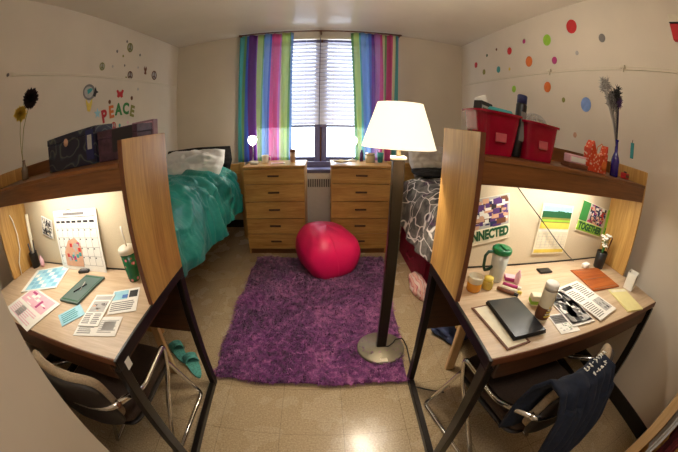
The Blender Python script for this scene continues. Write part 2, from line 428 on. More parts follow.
def branch_mat():
    t = NT('branch_print_cloth')
    n0 = t.add('ShaderNodeTexNoise', i_Scale=3.0, i_Detail=2.0); c = t.coord(); t.link(c, n0.inputs[0])
    mv = t.add('ShaderNodeMix'); mv.data_type = 'VECTOR'; mv.inputs[0].default_value = .30; t.link(c, mv.inputs[4]); t.link(n0.outputs['Color'], mv.inputs[5])
    v = t.add('ShaderNodeTexVoronoi', feature='DISTANCE_TO_EDGE', i_Scale=8.5); t.link(mv.outputs[1], v.inputs['Vector'])
    r = t.ramp([(.0, S(232, 226, 220)), (.030, S(218, 210, 206)), (.055, S(66, 62, 62))]); t.link(v.outputs['Distance'], r.inputs[0])
    n = t.add('ShaderNodeTexNoise', i_Scale=5.5, i_Detail=4.0); t.link(c, n.inputs[0])
    r2 = t.ramp([(.42, S(70, 68, 66)), (.52, S(124, 120, 114)), (.62, S(44, 38, 44)), (.70, S(100, 60, 96))]); t.link(n.outputs[0], r2.inputs[0])
    m = t.add('ShaderNodeMix'); m.data_type = 'RGBA'; m.blend_type = 'MIX'
    r3 = t.ramp([(.025, (0, 0, 0, 1)), (.06, (1, 1, 1, 1))]); t.link(v.outputs['Distance'], r3.inputs[0]); t.link(r3.outputs[0], m.inputs[0])
    t.link(r.outputs[0], m.inputs[6]); t.link(r2.outputs[0], m.inputs[7]); t.link(m.outputs[2], t.b.inputs['Base Color'])
    t.set(Roughness=.75); n2 = t.add('ShaderNodeTexNoise', i_Scale=18.0, i_Detail=3.0, i_Distortion=1.5); t.link(c, n2.inputs[0]); t.bump(n2.outputs[0], .3, .01)
    return t.m
MT['branch'] = branch_mat()
MT['mattress'] = plain('mattress_cloth', S(60, 66, 84), .8)
def pillow_mesh(w_, d_, h_, m, seed, wr=.02):
    b = MB(); n = 44
    vs = []; fs = []
    def P(u, v, side):
        x = (u * 2 - 1); y = (v * 2 - 1)
        e = max(0.0, (1 - abs(x) ** 3.2)) ** .5 * max(0.0, (1 - abs(y) ** 3.2)) ** .5
        pinch = 1 - .07 * (abs(x * y)) 
        z = side * h_ / 2 * e
        q = ns(x * 1.5 + seed, y * 2.2, side, 1.7) * wr * e * 2 + ns(x * 6 + seed, y * 2.0, side, 1.4) * wr * e
        return (x * w_ / 2 * (1 - .10 * (1 - abs(x)) * abs(y) ** 4) * pinch, y * d_ / 2 * pinch, z + q * side)
    for side in (1, -1):
        b.grid(lambda u, v: P(u, v, side), n, n, m)
        if side < 0:
            k = n * n
            for i in range(len(b.f) - k, len(b.f)): b.f[i].reverse()
    return b
# left: black backrest pillow, then white pillow
bedL = thing('oak_bed', 'oak bed frame beneath the teal comforter', 'bed', (-1.31, -1.43, 0), 0, 'oak beds along the side walls')
def bed_parts(t, hw=.52, hl=1.09):
    h = MB().box(-hw + .06, hw - .06, hl - .03, hl, .30, .885, 'oak_x', .006).box(-hw, -hw + .06, hl - .045, hl + .005, 0, .895, 'oak_z', .004).box(hw - .06, hw, hl - .045, hl + .005, 0, .895, 'oak_z', .004).build('headboard', t)
    MB().box(-hw, hw, -hl, -hl + .03, .30, .62, 'oak_x', .006).build('footboard', t)
    for s in (-1, 1):
        MB().box(s * hw - (.055 if s > 0 else 0), s * hw + (.055 if s < 0 else 0), -hl - .028, -hl + .0, 0, .60, 'pale_z', .004).build('leg', t)
    for s in (-1, 1):
        MB().box(s * (hw - .12), s * (hw - .09), -hl + .032, hl - .048, .42, .52, 'oak_y', .004).build('side_rail', t)
    MB().box(-hw + .085, hw - .085, -hl + .04, hl - .05, .525, .54, 'oak_y').build('slat_base', t)
    return t
bed_parts(bedL)
# bed legs at the foot sit at x = -0.80 on the aisle side
bedR = copy_tree(bedL); bedR.location = (1.322, -1.372, 0); bedR['label'] = 'oak bed frame beneath the grey patterned comforter'
def mattress(cx, label, H_=.24):
    o = MB().box(-.43, .43, -.96, .96, 0, H_, 'mattress', .05).build('mattress', None, (cx, -1.43, .545))
    tag(o, label, 'mattress', 'dark blue mattresses')
mattress(-1.345, 'dark blue mattress lying under the teal comforter'); mattress(1.35, 'dark blue mattress lying under the grey patterned comforter', .17)
def comforter(name, side, m, label, seed, y0=-.52, y1=-2.40, amp=.030, zo=0.0):
    # u runs from the wall side over the mattress and down the aisle side
    xw, xe = 1.80, .90
    prof = [(xw, .66), (xw, .82), (1.70, .86), (1.30, .868), (1.02, .855), (.905, .80), (.86, .70), (.835, .57), (.81, .41)]
    prof = [(a, c + zo * (1 if c > .6 else .2)) for a, c in prof]
    L = [0]
    for i in range(1, len(prof)): L.append(L[-1] + math.dist(prof[i], prof[i - 1]))
    def pf(u):
        s = u * L[-1]
        for i in range(1, len(prof)):
            if s <= L[i] + 1e-9:
                t = (s - L[i - 1]) / (L[i] - L[i - 1]); a, c = prof[i - 1], prof[i]
                return (a[0] + (c[0] - a[0]) * t, a[1] + (c[1] - a[1]) * t, (c[0] - a[0], c[1] - a[1]))
        return prof[-1] + ((0, -1),)
    def fn(u, v):
        y = y0 + (y1 - y0) * v
        x, z, d = pf(u)
        l = math.hypot(*d); nx, nz = d[1] / l, -d[0] / l
        if nz < 0 and abs(nz) > .5: nx, nz = -nx, -nz
        if abs(nz) <= .5 and u > .5: nx, nz = -abs(nx), abs(nz)
        ca = x * 1.0; hang = max(0, (.80 - z) / .44) if u > .5 else 0
        s_ = u * L[-1]
        wx = s_ + .30 * ns(s_ * 1.7, y * 1.7, seed); wy = y + .30 * ns(s_ * 1.7 + 5, y * 1.7, seed)
        q = .5 + 1.1 * ns(wx * 1.6 + wy * 1.2 + seed, wy * 4.2 - wx * 1.4, seed, 1.5)
        q2 = 1 - abs(ns(wx * 3.2 + seed * 2, wy * 10 + wx * 2, seed, 1.1)) * 2.4
        q2 = max(0, q2) ** 2
        fold = math.sin(y * 17 + 3 * ns(y * 2, z * 3, seed)) * .028 * hang
        r = amp * 1.0 * q + amp * .5 * q2 - amp * .6 + fold
        r = max(r, -.018) + amp * .22 * abs(ns(s_ * 9, y * 26, seed)) 
        if u < .12: r *= .2
        hem = hang * (.03 * math.sin(y * 5 + seed) + .025 * ns(y * 4, seed))
        endf = min(1, min(v, 1 - v) / .04); 
        z2 = z - (1 - endf) * .03
        return (side * (x + nx * r), y, z2 + nz * r - hem * (1 if z < .6 else .3))
    g = MB(); g.grid(fn, 110, 170, m)
    if side > 0:
        for f in g.f: f.reverse()
    o = g.build(name); solid(o, .02, 0)
    tag(o, label, 'comforter'); return o
comforter('comforter', -1, 'teal', 'rumpled teal comforter spread over the bed beside the left-hand wall', 3.1, amp=.056)
comforter('comforter', 1, 'branch', 'dark grey comforter with a pale branching print spread over the bed', 8.7, y0=-.74, amp=.026, zo=-.055)
o = pillow_mesh(.88, .34, .10, 'blackcloth', 5).build('pillow', None, (-1.36, -.435, .945), rot=(math.radians(70), 0, math.radians(1))); tag(o, 'large black pillow standing behind the white pillow on the teal bed', 'pillow')
o = pillow_mesh(.84, .38, .17, 'pillow_white', 2, .025).build('pillow', None, (-1.355, -.65, .94), rot=(math.radians(46), 0, math.radians(-2))); tag(o, 'crumpled white pillow lying at the head of the teal bed', 'pillow')
o = pillow_mesh(.74, .42, .16, 'pillow_grey', 9).build('pillow', None, (1.36, -.53, .93), rot=(math.radians(50), 0, math.radians(4))); tag(o, 'light grey pillow propped at the head of the patterned bed', 'pillow')
o = pillow_mesh(.82, .24, .07, 'blackcloth', 4, .012).build('folded_sheet', None, (1.36, -.80, .86), rot=(math.radians(8), 0, 0)); tag(o, 'folded black sheet lying between the grey pillow and the patterned comforter', 'sheet')
# under the right bed
MT['magenta'] = plain('magenta_cloth', S(138, 14, 58), .7, var=.2, scale=20, bump=.3)
MT['stripe'] = NT('pink_striped_cloth')
def stripe_cloth():
    t = MT['stripe']; wv = t.add('ShaderNodeTexWave', i_Scale=9.0, i_Distortion=4.0); t.link(t.coord(), wv.inputs[0])
    r = t.ramp([(.3, S(222, 196, 184)), (.55, S(196, 60, 92)), (.8, S(226, 176, 160))]); t.link(wv.outputs[0], r.inputs[0]); t.link(r.outputs[0], t.b.inputs['Base Color']); t.set(Roughness=.9); MT['stripe'] = t.m
stripe_cloth()
bn = thing('storage_bin', 'deep magenta fabric storage bin pushed under the patterned bed', 'bin', (1.10, -1.18, 0))
b = MB(); 
for (x0, x1, y0, y1) in ((-.20, -.185, -.42, .42), (.185, .20, -.42, .42), (-.20, .20, -.42, -.405), (-.20, .20, .405, .42)): b.box(x0, x1, y0, y1, 0, .27, 'magenta', .004)
b.box(-.19, .19, -.41, .41, 0, .012, 'magenta'); b.build('body', bn)
MB().box(-.212, .212, -.432, .432, .27, .30, 'magenta', .008).build('lid', bn)
MB().tube([(-.203, -.08, .16), (-.228, -.06, .13), (-.228, .06, .13), (-.203, .08, .16)], .006, 'magenta').build('handle', bn)
def lump(name, rx, ry, rz_, m, loc, seed, amp=.25):
    def fn(u, v):
        a = 2 * PI * u; p = PI * v
        d = Vector((math.sin(p) * math.cos(a), math.sin(p) * math.sin(a), math.cos(p)))
        k = 1 + amp * noise.noise(d * 1.9 + Vector((seed, 0, 0))) + amp * .35 * noise.noise(d * 5 + Vector((seed, 2, 0)))
        z = d.z * rz_ * k
        return (d.x * rx * k, d.y * ry * k, max(z, -rz_ * .75) + rz_ * .75)
    return MB().grid(fn, 40, 24, m).build(name, None, loc)
tag(lump('folded_blanket', .07, .17, .075, 'stripe', (.865, -1.58, 0.001), 3), 'crumpled pink and white striped cloth on the floor beside the magenta bin', 'cloth')
tag(lump('jeans', .16, .20, .06, plain('blue_denim', S(52, 62, 96), .9), (.98, -2.10, 0.001), 6), 'blue clothing heap on the floor under the patterned bed', 'clothing')

# ================================================================ RUG
def rug():
    c = [(-.575, -.94), (.680, -.95), (.54, -2.535), (-.545, -2.52)]
    t = thing('shaggy_rug', 'shaggy purple rug lying on the floor between the beds', 'rug', (0.03, -1.75, 0))
    def P(u, v):
        ax = c[0][0] * (1 - u) + c[1][0] * u; ay = c[0][1] * (1 - u) + c[1][1] * u
        bx = c[3][0] * (1 - u) + c[2][0] * u; by = c[3][1] * (1 - u) + c[2][1] * u
        return (ax * (1 - v) + bx * v - .03 + .006 * math.sin(v * 21), ay * (1 - v) + by * v + 1.75 + .008 * math.sin(u * 17))
    def rm(name):
        t = NT(name); n = t.add('ShaderNodeTexNoise', i_Scale=3.2, i_Detail=6.0, i_Roughness=.72); t.link(t.coord(), n.inputs[0])
        r = t.ramp([(.36, S(58, 22, 62)), (.5, S(120, 54, 120)), (.62, S(186, 112, 164))]); n2 = t.add('ShaderNodeTexNoise', i_Scale=28.0, i_Detail=2.0); t.link(t.coord(), n2.inputs[0]); mm = t.add('ShaderNodeMix'); mm.data_type = 'FLOAT'; mm.inputs[0].default_value = .5; t.link(n.outputs[0], mm.inputs[2]); t.link(n2.outputs[0], mm.inputs[3]); t.link(mm.outputs[0], r.inputs[0]); t.link(r.outputs[0], t.b.inputs['Base Color']); t.set(Roughness=.85, Sheen_Weight=.2); return t.m
    MT['rug'] = rm('purple_pile')
    g = MB(); g.grid(lambda u, v: (*P(u, v), .010 + .004 * ns(u * 20, v * 20)), 40, 50, 'rug'); solid(g.build('backing', t), .009)
    # pile: short bent tufts
    vs = []; fs = []
    R = random.Random(3)
    NN = 52000
    for i in range(NN):
        u, v = R.random(), R.random()
        x, y = P(u, v)
        an = 2.2 * ns(u * 5, v * 7, 3) + R.uniform(-1.1, 1.1) - PI / 2
        L = R.uniform(.018, .040); h = R.uniform(.014, .040) * (1 + .7 * ns(u * 24, v * 32, 7)); wd = R.uniform(.0018, .0036)
        dx, dy = math.cos(an), math.sin(an); px, py = -dy * wd, dx * wd
        o = len(vs)
        vs += [(x - px, y - py, .009), (x + px, y + py, .009), (x + dx * L * .45 - px, y + dy * L * .45 - py, .009 + h * .8), (x + dx * L * .45 + px, y + dy * L * .45 + py, .009 + h * .8), (x + dx * L, y + dy * L, .009 + h * .75)]
        fs += [(o, o + 1, o + 3, o + 2), (o + 2, o + 3, o + 4)]
    b = MB(); b.add(vs, fs, 'rug', True); p = b.build('pile', t); p['kind'] = 'stuff'
rug()

# ================================================================ BEAN BAG
MT['pinkvinyl'] = plain('pink_vinyl', S(220, 22, 90), .45, var=.08, scale=6, bump=.15)
def beanbag():
    t = thing('bean_bag_chair', 'shiny hot pink bean bag slumped on the rug before the dressers', 'bean bag', (.14, -1.165, .03))
    def fn(u, v):
        a = 2 * PI * u; z = v
        # profile
        r = max(0.0, math.sin(PI * min(1, (v * .82 + .18)))) ** .46
        lob = 1.0 + .06 * ns(math.cos(a) * 1.3, math.sin(a) * 1.3, v * 2)
        sq = (abs(math.cos(a - .45)) ** 3.2 + abs(math.sin(a - .45)) ** 3.2) ** (-1 / 3.2)
        rr = .272 * r * sq * lob * (1 - .12 * v ** 2)
        zz = .40 * (1 - (1 - v) ** 1.4) - .05 * v * math.cos(a) * rr / .3 + .012 * v
        crease = -.008 * (1 - abs(math.sin(a * 3 + 1.1 * v))) ** 6 * math.sin(PI * v)
        return (math.cos(a) * (rr + crease) - .02 * v, math.sin(a) * (rr + crease), zz + .012 * ns(a, v * 3))
    g = MB(); g.grid(fn, 72, 36, 'pinkvinyl'); g.f.append([i * 37 for i in range(72)][::-1]); g.mi.append(0); g.sm.append(False); g.build('bag', t)
    b = MB()
    for k in range(3):
        pts = []
        for j in range(2, 35):
            v = j / 36; x, y, z = fn(((k * 2.1 + .9 - .25 * v) / (2 * PI)) % 1, v); pts.append((x * 1.004, y * 1.004, z + .001))
        b.tube(pts, .002, 'pinkvinyl', 6)
    b.build('seam', t)
beanbag()

# ================================================================ FLOOR LAMP
def shade_mat(name, strength=2.4, col=(1.0, .86, .62, 1)):
    t = NT(name); t.set(Base_Color=(.95, .88, .74, 1), Roughness=.8)
    t.b.inputs['Emission Color'].default_value = col; t.b.inputs['Emission Strength'].default_value = strength; return t.m
MT['shade'] = shade_mat('lamp_shade_cloth', 1.0)
MT['bronze'] = plain('brushed_bronze', S(128, 120, 100), .42, .45, var=.08)
MT['bronze_dark'] = plain('dark_lamp_pole', S(52, 44, 36), .3, .6, var=.05)
fl = thing('floor_lamp', 'tall floor lamp with a cream cone shade standing on the rug', 'lamp', (.437, -2.262, .022))
MB().lathe([(.140, 0), (.146, .006), (.146, .016), (.138, .022), (.05, .026), (.035, .034)], (0, 0, 0), 'bronze', 48).build('base', fl)
MB().box(-.029, .029, -.018, .018, .03, 1.13, 'bronze_dark', .004).build('pole', fl)
MB().box(-.036, .036, -.024, .024, 1.13, 1.147, 'cream', .004).lathe([(.012, 1.147), (.012, 1.20), (.02, 1.21), (.02, 1.25)], (0, 0, 0), 'bronze', 16).build('socket', fl)
b = MB().lathe([(.174, 1.190), (.172, 1.192), (.104, 1.395), (.102, 1.395), (.170, 1.192)], (0, 0, 0), 'shade', 64, close=False)
b.build('lamp_shade', fl)
b = MB(); b.tube([(.1025 * math.cos(2 * PI * i / 24), .1025 * math.sin(2 * PI * i / 24), 1.392) for i in range(24)], .002, 'bronze', 6, True)
for i in range(3):
    a = i * 2 * PI / 3; b.tube([(0, 0, 1.39), (.102 * math.cos(a), .102 * math.sin(a), 1.392)], .0015, 'bronze', 6)
b.tube([(0, 0, 1.25), (0, 0, 1.39)], .002, 'bronze', 6); b.build('shade_carrier', fl)
MT['bulb'] = emit('lit_bulb', (1, .85, .6, 1), 6.0)
MB().lathe([(.012, 1.25), (.03, 1.285), (.032, 1.31), (.02, 1.335), (.002, 1.342)], (0, 0, 0), 'bulb', 16).build('bulb', fl)
point('floor_lamp_light', (.437, -2.262, 1.37), 62, WARM, .05)
b = MB().box(-.022, .022, -.137, -.105, .0195, .024, 'cream', .002); b.build('name_plate', fl)
b = MB(); b.tube([(.02, -.02, .03), (.05, -.01, .034), (.08, .02, .03), (.10, .05, .028), (.145, .06, .026), (.16, .05, .01), (.17, .0, -.002), (.155, -.20, -.002), (.12, -.33, .004), (.20, -.36, -.010), (.30, -.40, -.016)], .004, 'black', 8); b.build('cord', fl)

# ================================================================ DESKS
THL, THR = .0371, -.0241
DW = 1.139
MT['tube'] = emit('fluorescent_tube', (1.0, .92, .76, 1), 7.0)
def desk(side, origin, th, label):
    """origin: floor point under the back inner corner; local x runs from the aisle to the wall, y to the front is negative"""
    t = thing('desk_with_hutch', label, 'desk', (origin[0], origin[1], 0), th, 'oak desks with shelf hutches')
    s = side
    def B(mb, x0, x1, *a, **k): return mb.box(s * x0, s * x1, *a, **k)
    # top
    b = MB(); B(b, .012, DW, -.598, -.002, .722, .75, 'top_x'); B(b, .012, DW, -.604, -.598, .722, .75, 'edge', b=.002); b.build('desktop', t)
    # end frames: two legs, foot rail, top rail
    for x0, x1, first in ((0, .03, True), (DW - .05, DW - .02, False)):
        z1 = .752 if first else .72
        for ya, yb in ((-.045, 0), (-.61, -.565)):
            b = MB(); B(b, x0, x1, ya, yb, 0, z1 - .04, 'frame', b=.003); b.build('leg', t)
        b = MB(); B(b, x0, x1, -.563, -.047, 0, .04, 'frame', b=.003); b.build('foot_rail', t)
        b = MB(); B(b, x0, x1 if not first else .012, -.61, 0, z1 - .04, z1, 'frame', b=.002); b.build('top_rail', t)
    b = MB(); B(b, .035, DW - .055, -.025, -.008, .40, .72, 'brown'); b.build('modesty_panel', t)
    b = MB(); B(b, .06, DW - .07, -.592, -.575, .640, .716, 'brown', b=.003); B(b, .06, DW - .07, -.573, -.10, .645, .652, 'brown'); B(b, .06, .072, -.573, -.10, .652, .71, 'brown'); B(b, DW - .082, DW - .07, -.573, -.10, .652, .71, 'brown')
    dr = b.build('pencil_drawer', t)
    # hutch
    HT = 1.318
    b = MB(); B(b, 0.0, .018, -.305, 0, .752, HT, 'oak_z', b=.0015); B(b, .0, .018, -.3065, -.305, .752, HT, 'edge'); b.build('side_panel', t)
    b = MB(); B(b, DW - .018, DW, -.305, 0, .751, HT, 'oak_z' , b=.0015); b.build('side_panel', t)
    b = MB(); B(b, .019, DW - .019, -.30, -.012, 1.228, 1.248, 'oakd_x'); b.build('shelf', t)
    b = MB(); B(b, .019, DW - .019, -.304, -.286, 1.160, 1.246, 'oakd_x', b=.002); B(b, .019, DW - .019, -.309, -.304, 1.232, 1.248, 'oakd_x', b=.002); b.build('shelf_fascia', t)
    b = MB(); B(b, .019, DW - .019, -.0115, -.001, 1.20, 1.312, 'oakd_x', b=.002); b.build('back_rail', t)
    b = MB(); B(b, .019, DW - .019, -.060, -.046, .752, 1.226, 'tack'); B(b, .019, DW - .019, -.064, -.046, .752, .757, 'black'); b.build('tack_board', t)
    f = MB(); B(f, .22, DW - .22, -.235, -.165, 1.200, 1.227, 'cream', b=.003); f = f.build('light_fixture', t)
    b = MB(); b.tube([(s * .25, -.20, 1.192), (s * (DW - .25), -.20, 1.192)], .008, 'tube', 10); b.build('fluorescent_tube', f)
    l = bpy.data.lights.new('desk_tube_light', 'AREA'); l.shape = 'RECTANGLE'; l.size = DW - .5; l.size_y = .03; l.energy = 3.2; l.color = (1.0, .95, .85)
    lo = bpy.data.objects.new('desk_tube_light', l); COL.objects.link(lo); lo.parent = t; lo.location = (s * DW / 2, -.20, 1.18)
    return t
deskL = desk(-1, (-.5216, -2.5461), THL, 'oak desk with a hutch against the wall with PEACE lettering, calendar on its back board')
deskR = desk(1, (.5516, -2.5095), THR, 'oak desk with a hutch against the polka dot wall, red bins on its shelf')
b = MB().box(-.0015, 0, -.575, -.545, .655, .69, 'white').build('identification_sticker', deskL, (.0018, 0, .03)); b['label'] = 'small white and blue sticker'
TB = .7515

# ------------------------------------------------------------ printed matter helpers
def from_corners(c):
    c = [Vector((x, y)) for x, y in c]
    cen = sum(c, Vector((0, 0))) / 4
    ux = (c[1] - c[0] + c[2] - c[3]) / 2; uy = (c[3] - c[0] + c[2] - c[1]) / 2
    return cen, ux.length, uy.length, math.atan2(ux.y, ux.x), (1 if ux.x * uy.y - ux.y * uy.x > 0 else -1)
def inks(name, c): MT[name] = plain(name + '_ink', c, .6, var=.08); return name
inks('i_black', S(36, 34, 36)); inks('i_grey', S(120, 116, 112)); inks('i_lgrey', S(176, 172, 166)); inks('i_red', S(190, 40, 44)); inks('i_orange', S(216, 112, 44)); inks('i_green', S(52, 128, 60)); inks('i_lime', S(150, 196, 60))
inks('i_teal', S(60, 150, 150)); inks('i_blue', S(66, 110, 178)); inks('i_lblue', S(150, 200, 214)); inks('i_pink', S(224, 176, 186)); inks('i_mag', S(170, 50, 110)); inks('i_yellow', S(226, 200, 84)); inks('i_brown', S(110, 66, 40)); inks('i_purple', S(84, 50, 112)); inks('i_cream', S(228, 218, 190)); inks('i_skin', S(206, 160, 130)); inks('i_dgreen', S(24, 84, 48)); inks('i_olive', S(134, 132, 60)); inks('i_mblue', S(120, 176, 200)); inks('i_navy', S(30, 36, 84))
def sheet(name, corners, label, cat, draw=None, th=.0015, base='white', z=None, group=None):
    cen, wd, hg, an, sg = from_corners(corners)
    b = MB().box(-wd / 2, wd / 2, -hg / 2, hg / 2, 0, th, base)
    def ink(x0, y0, x1, y1, m, lift=.0004):
        X0, X1 = (x0 - .5) * wd, (x1 - .5) * wd; Y0, Y1 = (y0 - .5) * hg * sg, (y1 - .5) * hg * sg
        b.box(X0, X1, Y0, Y1, th - .0002, th + lift, m)
    if draw: draw(ink, b, wd, hg)
    o = b.build(name, None, (cen.x, cen.y, z if z is not None else TB), an)
    return tag(o, label, cat, group)
def textlines(ink, x0, y0, x1, y1, n, m='i_grey', seed=0):
    R = random.Random(seed)
    for i in range(n):
        y = y0 + (y1 - y0) * (i + .25) / n; h = (y1 - y0) / n * .45
        ink(x0, y, x0 + (x1 - x0) * R.uniform(.75, 1), y + h, m)
def photo(ink, x0, y0, x1, y1, cols, seed, n=26):
    R = random.Random(seed)
    ink(x0, y0, x1, y1, cols[0])
    for i in range(n):
        w_ = (x1 - x0) * R.uniform(.05, .2); h_ = (y1 - y0) * R.uniform(.05, .2)
        a = R.uniform(x0, x1 - w_); c = R.uniform(y0, y1 - h_)
        ink(a, c, a + w_, c + h_, R.choice(cols[1:]), .0004 + .00001 * i)

# ------------------------------------------------------------ on the left desk
def d_planner(ink, b, w_, h_):
    ink(.10, .05, .97, .95, 'i_lblue')
    for i in range(6):
        for j in range(5):
            if (i * 7 + j * 3) % 4: ink(.13 + i * .14, .09 + j * .17, .24 + i * .14, .22 + j * .17, 'i_mblue' if (i + j) % 3 else 'white', .0007)
sheet('planner', [(-1.40, -2.985), (-1.12, -2.84), (-1.266, -2.655), (-1.50, -2.74)], 'open blue patterned planner on the desk beside the mesh pen cup', 'planner', d_planner, .004)
def d_pink(ink, b, w_, h_):
    photo(ink, .05, .5, .9, .95, ['i_pink', 'i_mag', 'white', 'i_pink', 'white'], 3, 16); textlines(ink, .08, .06, .9, .42, 6, 'i_pink', 2); ink(.3, .1, .5, .4, 'i_lgrey'); ink(.6, .55, .66, .8, 'i_mag', .001)
sheet('magazine', [(-1.44, -3.09), (-1.05, -3.185), (-.97, -2.965), (-1.27, -2.93)], 'pink and white magazine page overhanging the desk edge by the closet wall', 'magazine', d_pink, .002, z=.7522)
MT['tab'] = plain('grey_green_folder', S(70, 94, 88), .35, var=.1, scale=8)
def d_tab(ink, b, w_, h_):
    ink(.05, .04, .95, .96, 'i_dgreen', .0003); ink(.08, .08, .92, .92, 'tab', .0006)
    b.tube([(-.02, -.045, .012), (.01, .03, .012)], .003, 'i_black', 6); b.tube([(.012, -.03, .012), (-.015, .045, .012)], .002, 'i_lgrey', 6)
sheet('tablet', [(-1.005, -2.946), (-.872, -2.936), (-.885, -2.717), (-1.025, -2.713)], 'grey green tablet lying in the middle of the desk with the calendar', 'tablet', d_tab, .009, 'tab')
sheet('sticky_note', [(-.944, -3.034), (-.864, -2.938), (-.794, -2.97), (-.842, -3.083)], 'pale blue note lying between the tablet and the newsletter', 'note', lambda i, b, w_, h_: textlines(i, .1, .1, .9, .9, 5, 'i_teal', 4), .0015, 'i_lblue')
def d_sheet(ink, b, w_, h_): textlines(ink, .55, .15, .95, .85, 7, 'i_lgrey', 8); textlines(ink, .06, .1, .45, .5, 4, 'i_grey', 9); ink(.62, .3, .9, .75, 'i_lgrey')
sheet('paper_sheet', [(-.765, -3.113), (-.566, -3.045), (-.602, -2.951), (-.78, -2.993)], 'white printed sheet beneath the newsletter at the front of the desk', 'paper', d_sheet, .001)
def d_fly(ink, b, w_, h_): ink(.05, .55, .6, .95, 'i_lblue'); textlines(ink, .06, .08, .9, .48, 5, 'i_grey', 5); ink(.65, .6, .95, .9, 'i_black'); ink(.4, .6, .6, .75, 'i_blue', .0008)
sheet('flyer', [(-.675, -2.955), (-.572, -2.90), (-.63, -2.745), (-.755, -2.80)], 'small printed flyer with dark blocks beside the tumbler', 'flyer', d_fly, .001)
def d_news(ink, b, w_, h_):
    ink(.08, .82, .92, .94, 'i_lgrey'); photo(ink, .12, .42, .88, .76, ['i_lgrey', 'i_grey', 'i_black', 'i_skin'], 6, 12); textlines(ink, .08, .06, .46, .38, 6, 'i_grey', 6); textlines(ink, .54, .06, .92, .38, 6, 'i_grey', 7)
sheet('newsletter', [(-.745, -3.049), (-.655, -3.017), (-.742, -2.836), (-.848, -2.854)], 'white newsletter with a photo lying on top of the printed sheet', 'newsletter', d_news, .002, z=.7532)
o = MB().box(-.036, .036, -.018, .018, 0, .012, 'black', .003).box(-.02, .02, -.01, .01, .012, .0135, 'i_grey').build('eraser', None, (-1.072, -2.678, TB), .3); tag(o, 'small black case on the desk below the hanging calendar', 'case')
# calendar leaning on the back board
def calendar():
    t = thing('wall_calendar', 'white wall calendar with a monthly grid and reddish picture leaning on the board', 'calendar', (-1.095, -2.668, TB), THL)
    T = Matrix.Rotation(math.radians(-6), 4, 'X')
    b = MB().box(-.185, .185, 0, .003, 0, .30, 'white', T=T)
    b.box(-.17, .17, -.0006, 0, .265, .268, 'i_black', T=T).box(-.09, .09, -.0006, 0, .275, .288, 'i_grey', T=T)
    for i in range(8): b.box(-.17 + i * .0486 - .0006, -.17 + i * .0486 + .0006, -.0006, 0, .03, .255, 'i_grey', T=T)
    for j in range(6): b.box(-.17, .17, -.0006, 0, .03 + j * .045 - .0006, .03 + j * .045 + .0006, 'i_grey', T=T)
    for i in range(7): b.box(-.165 + i * .0486, -.13 + i * .0486, -.0006, 0, .238, .249, 'i_black', T=T)
    R = random.Random(2)
    for i in range(7):
        for j in range(4): b.box(-.166 + i * .0486, -.157 + i * .0486, -.0006, 0, .065 + j * .045, .071 + j * .045, 'i_black', T=T)
    b.build('page', t)
    b = MB(); pts = [(-.135, .02), (.02, .02), (.03, .10), (.02, .14), (-.02, .165), (-.08, .15), (-.13, .09)]
    b.prism(pts, 0, .001, 'i_skin', T=T @ Matrix.Rotation(PI / 2, 4, 'X') @ Matrix.Translation((0, 0, .0008)))
    for i in range(16):
        x = R.uniform(-.12, 0); z = R.uniform(.03, .13); b.box(x, x + .02, -.0026 - i * .00003, -.0018, z, z + .018, R.choice(['i_mag', 'i_red', 'i_lgrey', 'i_teal']), T=T)
    b.build('picture', t)
    b = MB(); b.tube([(-.03, .001, .302), (0, .001, .31), (.03, .001, .302)], .0016, 'black', 6); b.build('hanger', t)
calendar()
def wallcard(name, loc, wd, hg, tilt, label, cat, draw, base='white', th=THL, yaw_t=None, d=.002, group=None):
    """a card pinned on a board facing -y; draw(rect) with unit coordinates"""
    b = MB().box(-wd / 2, wd / 2, -d, 0, -hg / 2, hg / 2, base)
    cnt = [0]
    def ink(x0, y0, x1, y1, m, lift=0):
        cnt[0] += 1
        b.box((x0 - .5) * wd, (x1 - .5) * wd, -d - .0005 - .00001 * cnt[0], -d + .0001, (y0 - .5) * hg, (y1 - .5) * hg, m)
    draw(ink, b, wd, hg)
    o = b.build(name, None, loc, rot=(0, tilt, th))
    return tag(o, label, cat, group)
wallcard('photo_card', (-1.385, -2.645, .966), .115, .105, .28, 'small black and white patterned picture pinned left of the calendar', 'picture', lambda i, b, w_, h_: photo(i, .04, .04, .96, .96, ['i_lgrey', 'i_black', 'i_grey', 'i_black', 'white', 'i_cream'], 12, 120))
# pen cup with long rolled yellow strip
pc = thing('pen_cup', 'black mesh pen cup in the corner of the desk with the calendar', 'pen cup', (-1.575, -2.705, TB))
MB().lathe([(.030, 0), (.032, .085), (.0335, .087), (.031, .089), (.029, .085), (.0275, .004)], (0, 0, 0), 'black', 24).build('cup', pc)
for i, (dx, dy, l, m) in enumerate([(.012, .008, .15, 'i_black'), (-.012, .0, .135, 'i_grey'), (.004, -.012, .14, 'i_black')]):
    o = MB().tube([(dx * .5, dy * .5, 0), (dx * 2.2, dy * 2, l)], .004, m, 8).build('pen', None, (-1.575, -2.705, TB + .006)); tag(o, 'dark pen standing in the black mesh cup beside the yellow tube', 'pen', 'pens in the black mesh cup')
o = MB().tube([(0, 0, 0), (.014, .012, .30)], .012, 'i_cream', 14).build('rolled_poster', None, (-1.583, -2.694, TB + .005)); tag(o, 'long pale yellow tube standing in the mesh pen cup', 'tube')
o = MB().lathe([(.014, 0), (.016, .02), (.014, .045), (.007, .05), (.007, .062), (.001, .064)], (0, 0, 0), 'i_pink', 16).build('small_bottle', None, (-1.505, -2.69, TB)); tag(o, 'tiny pink bottle next to the black mesh pen cup', 'bottle')
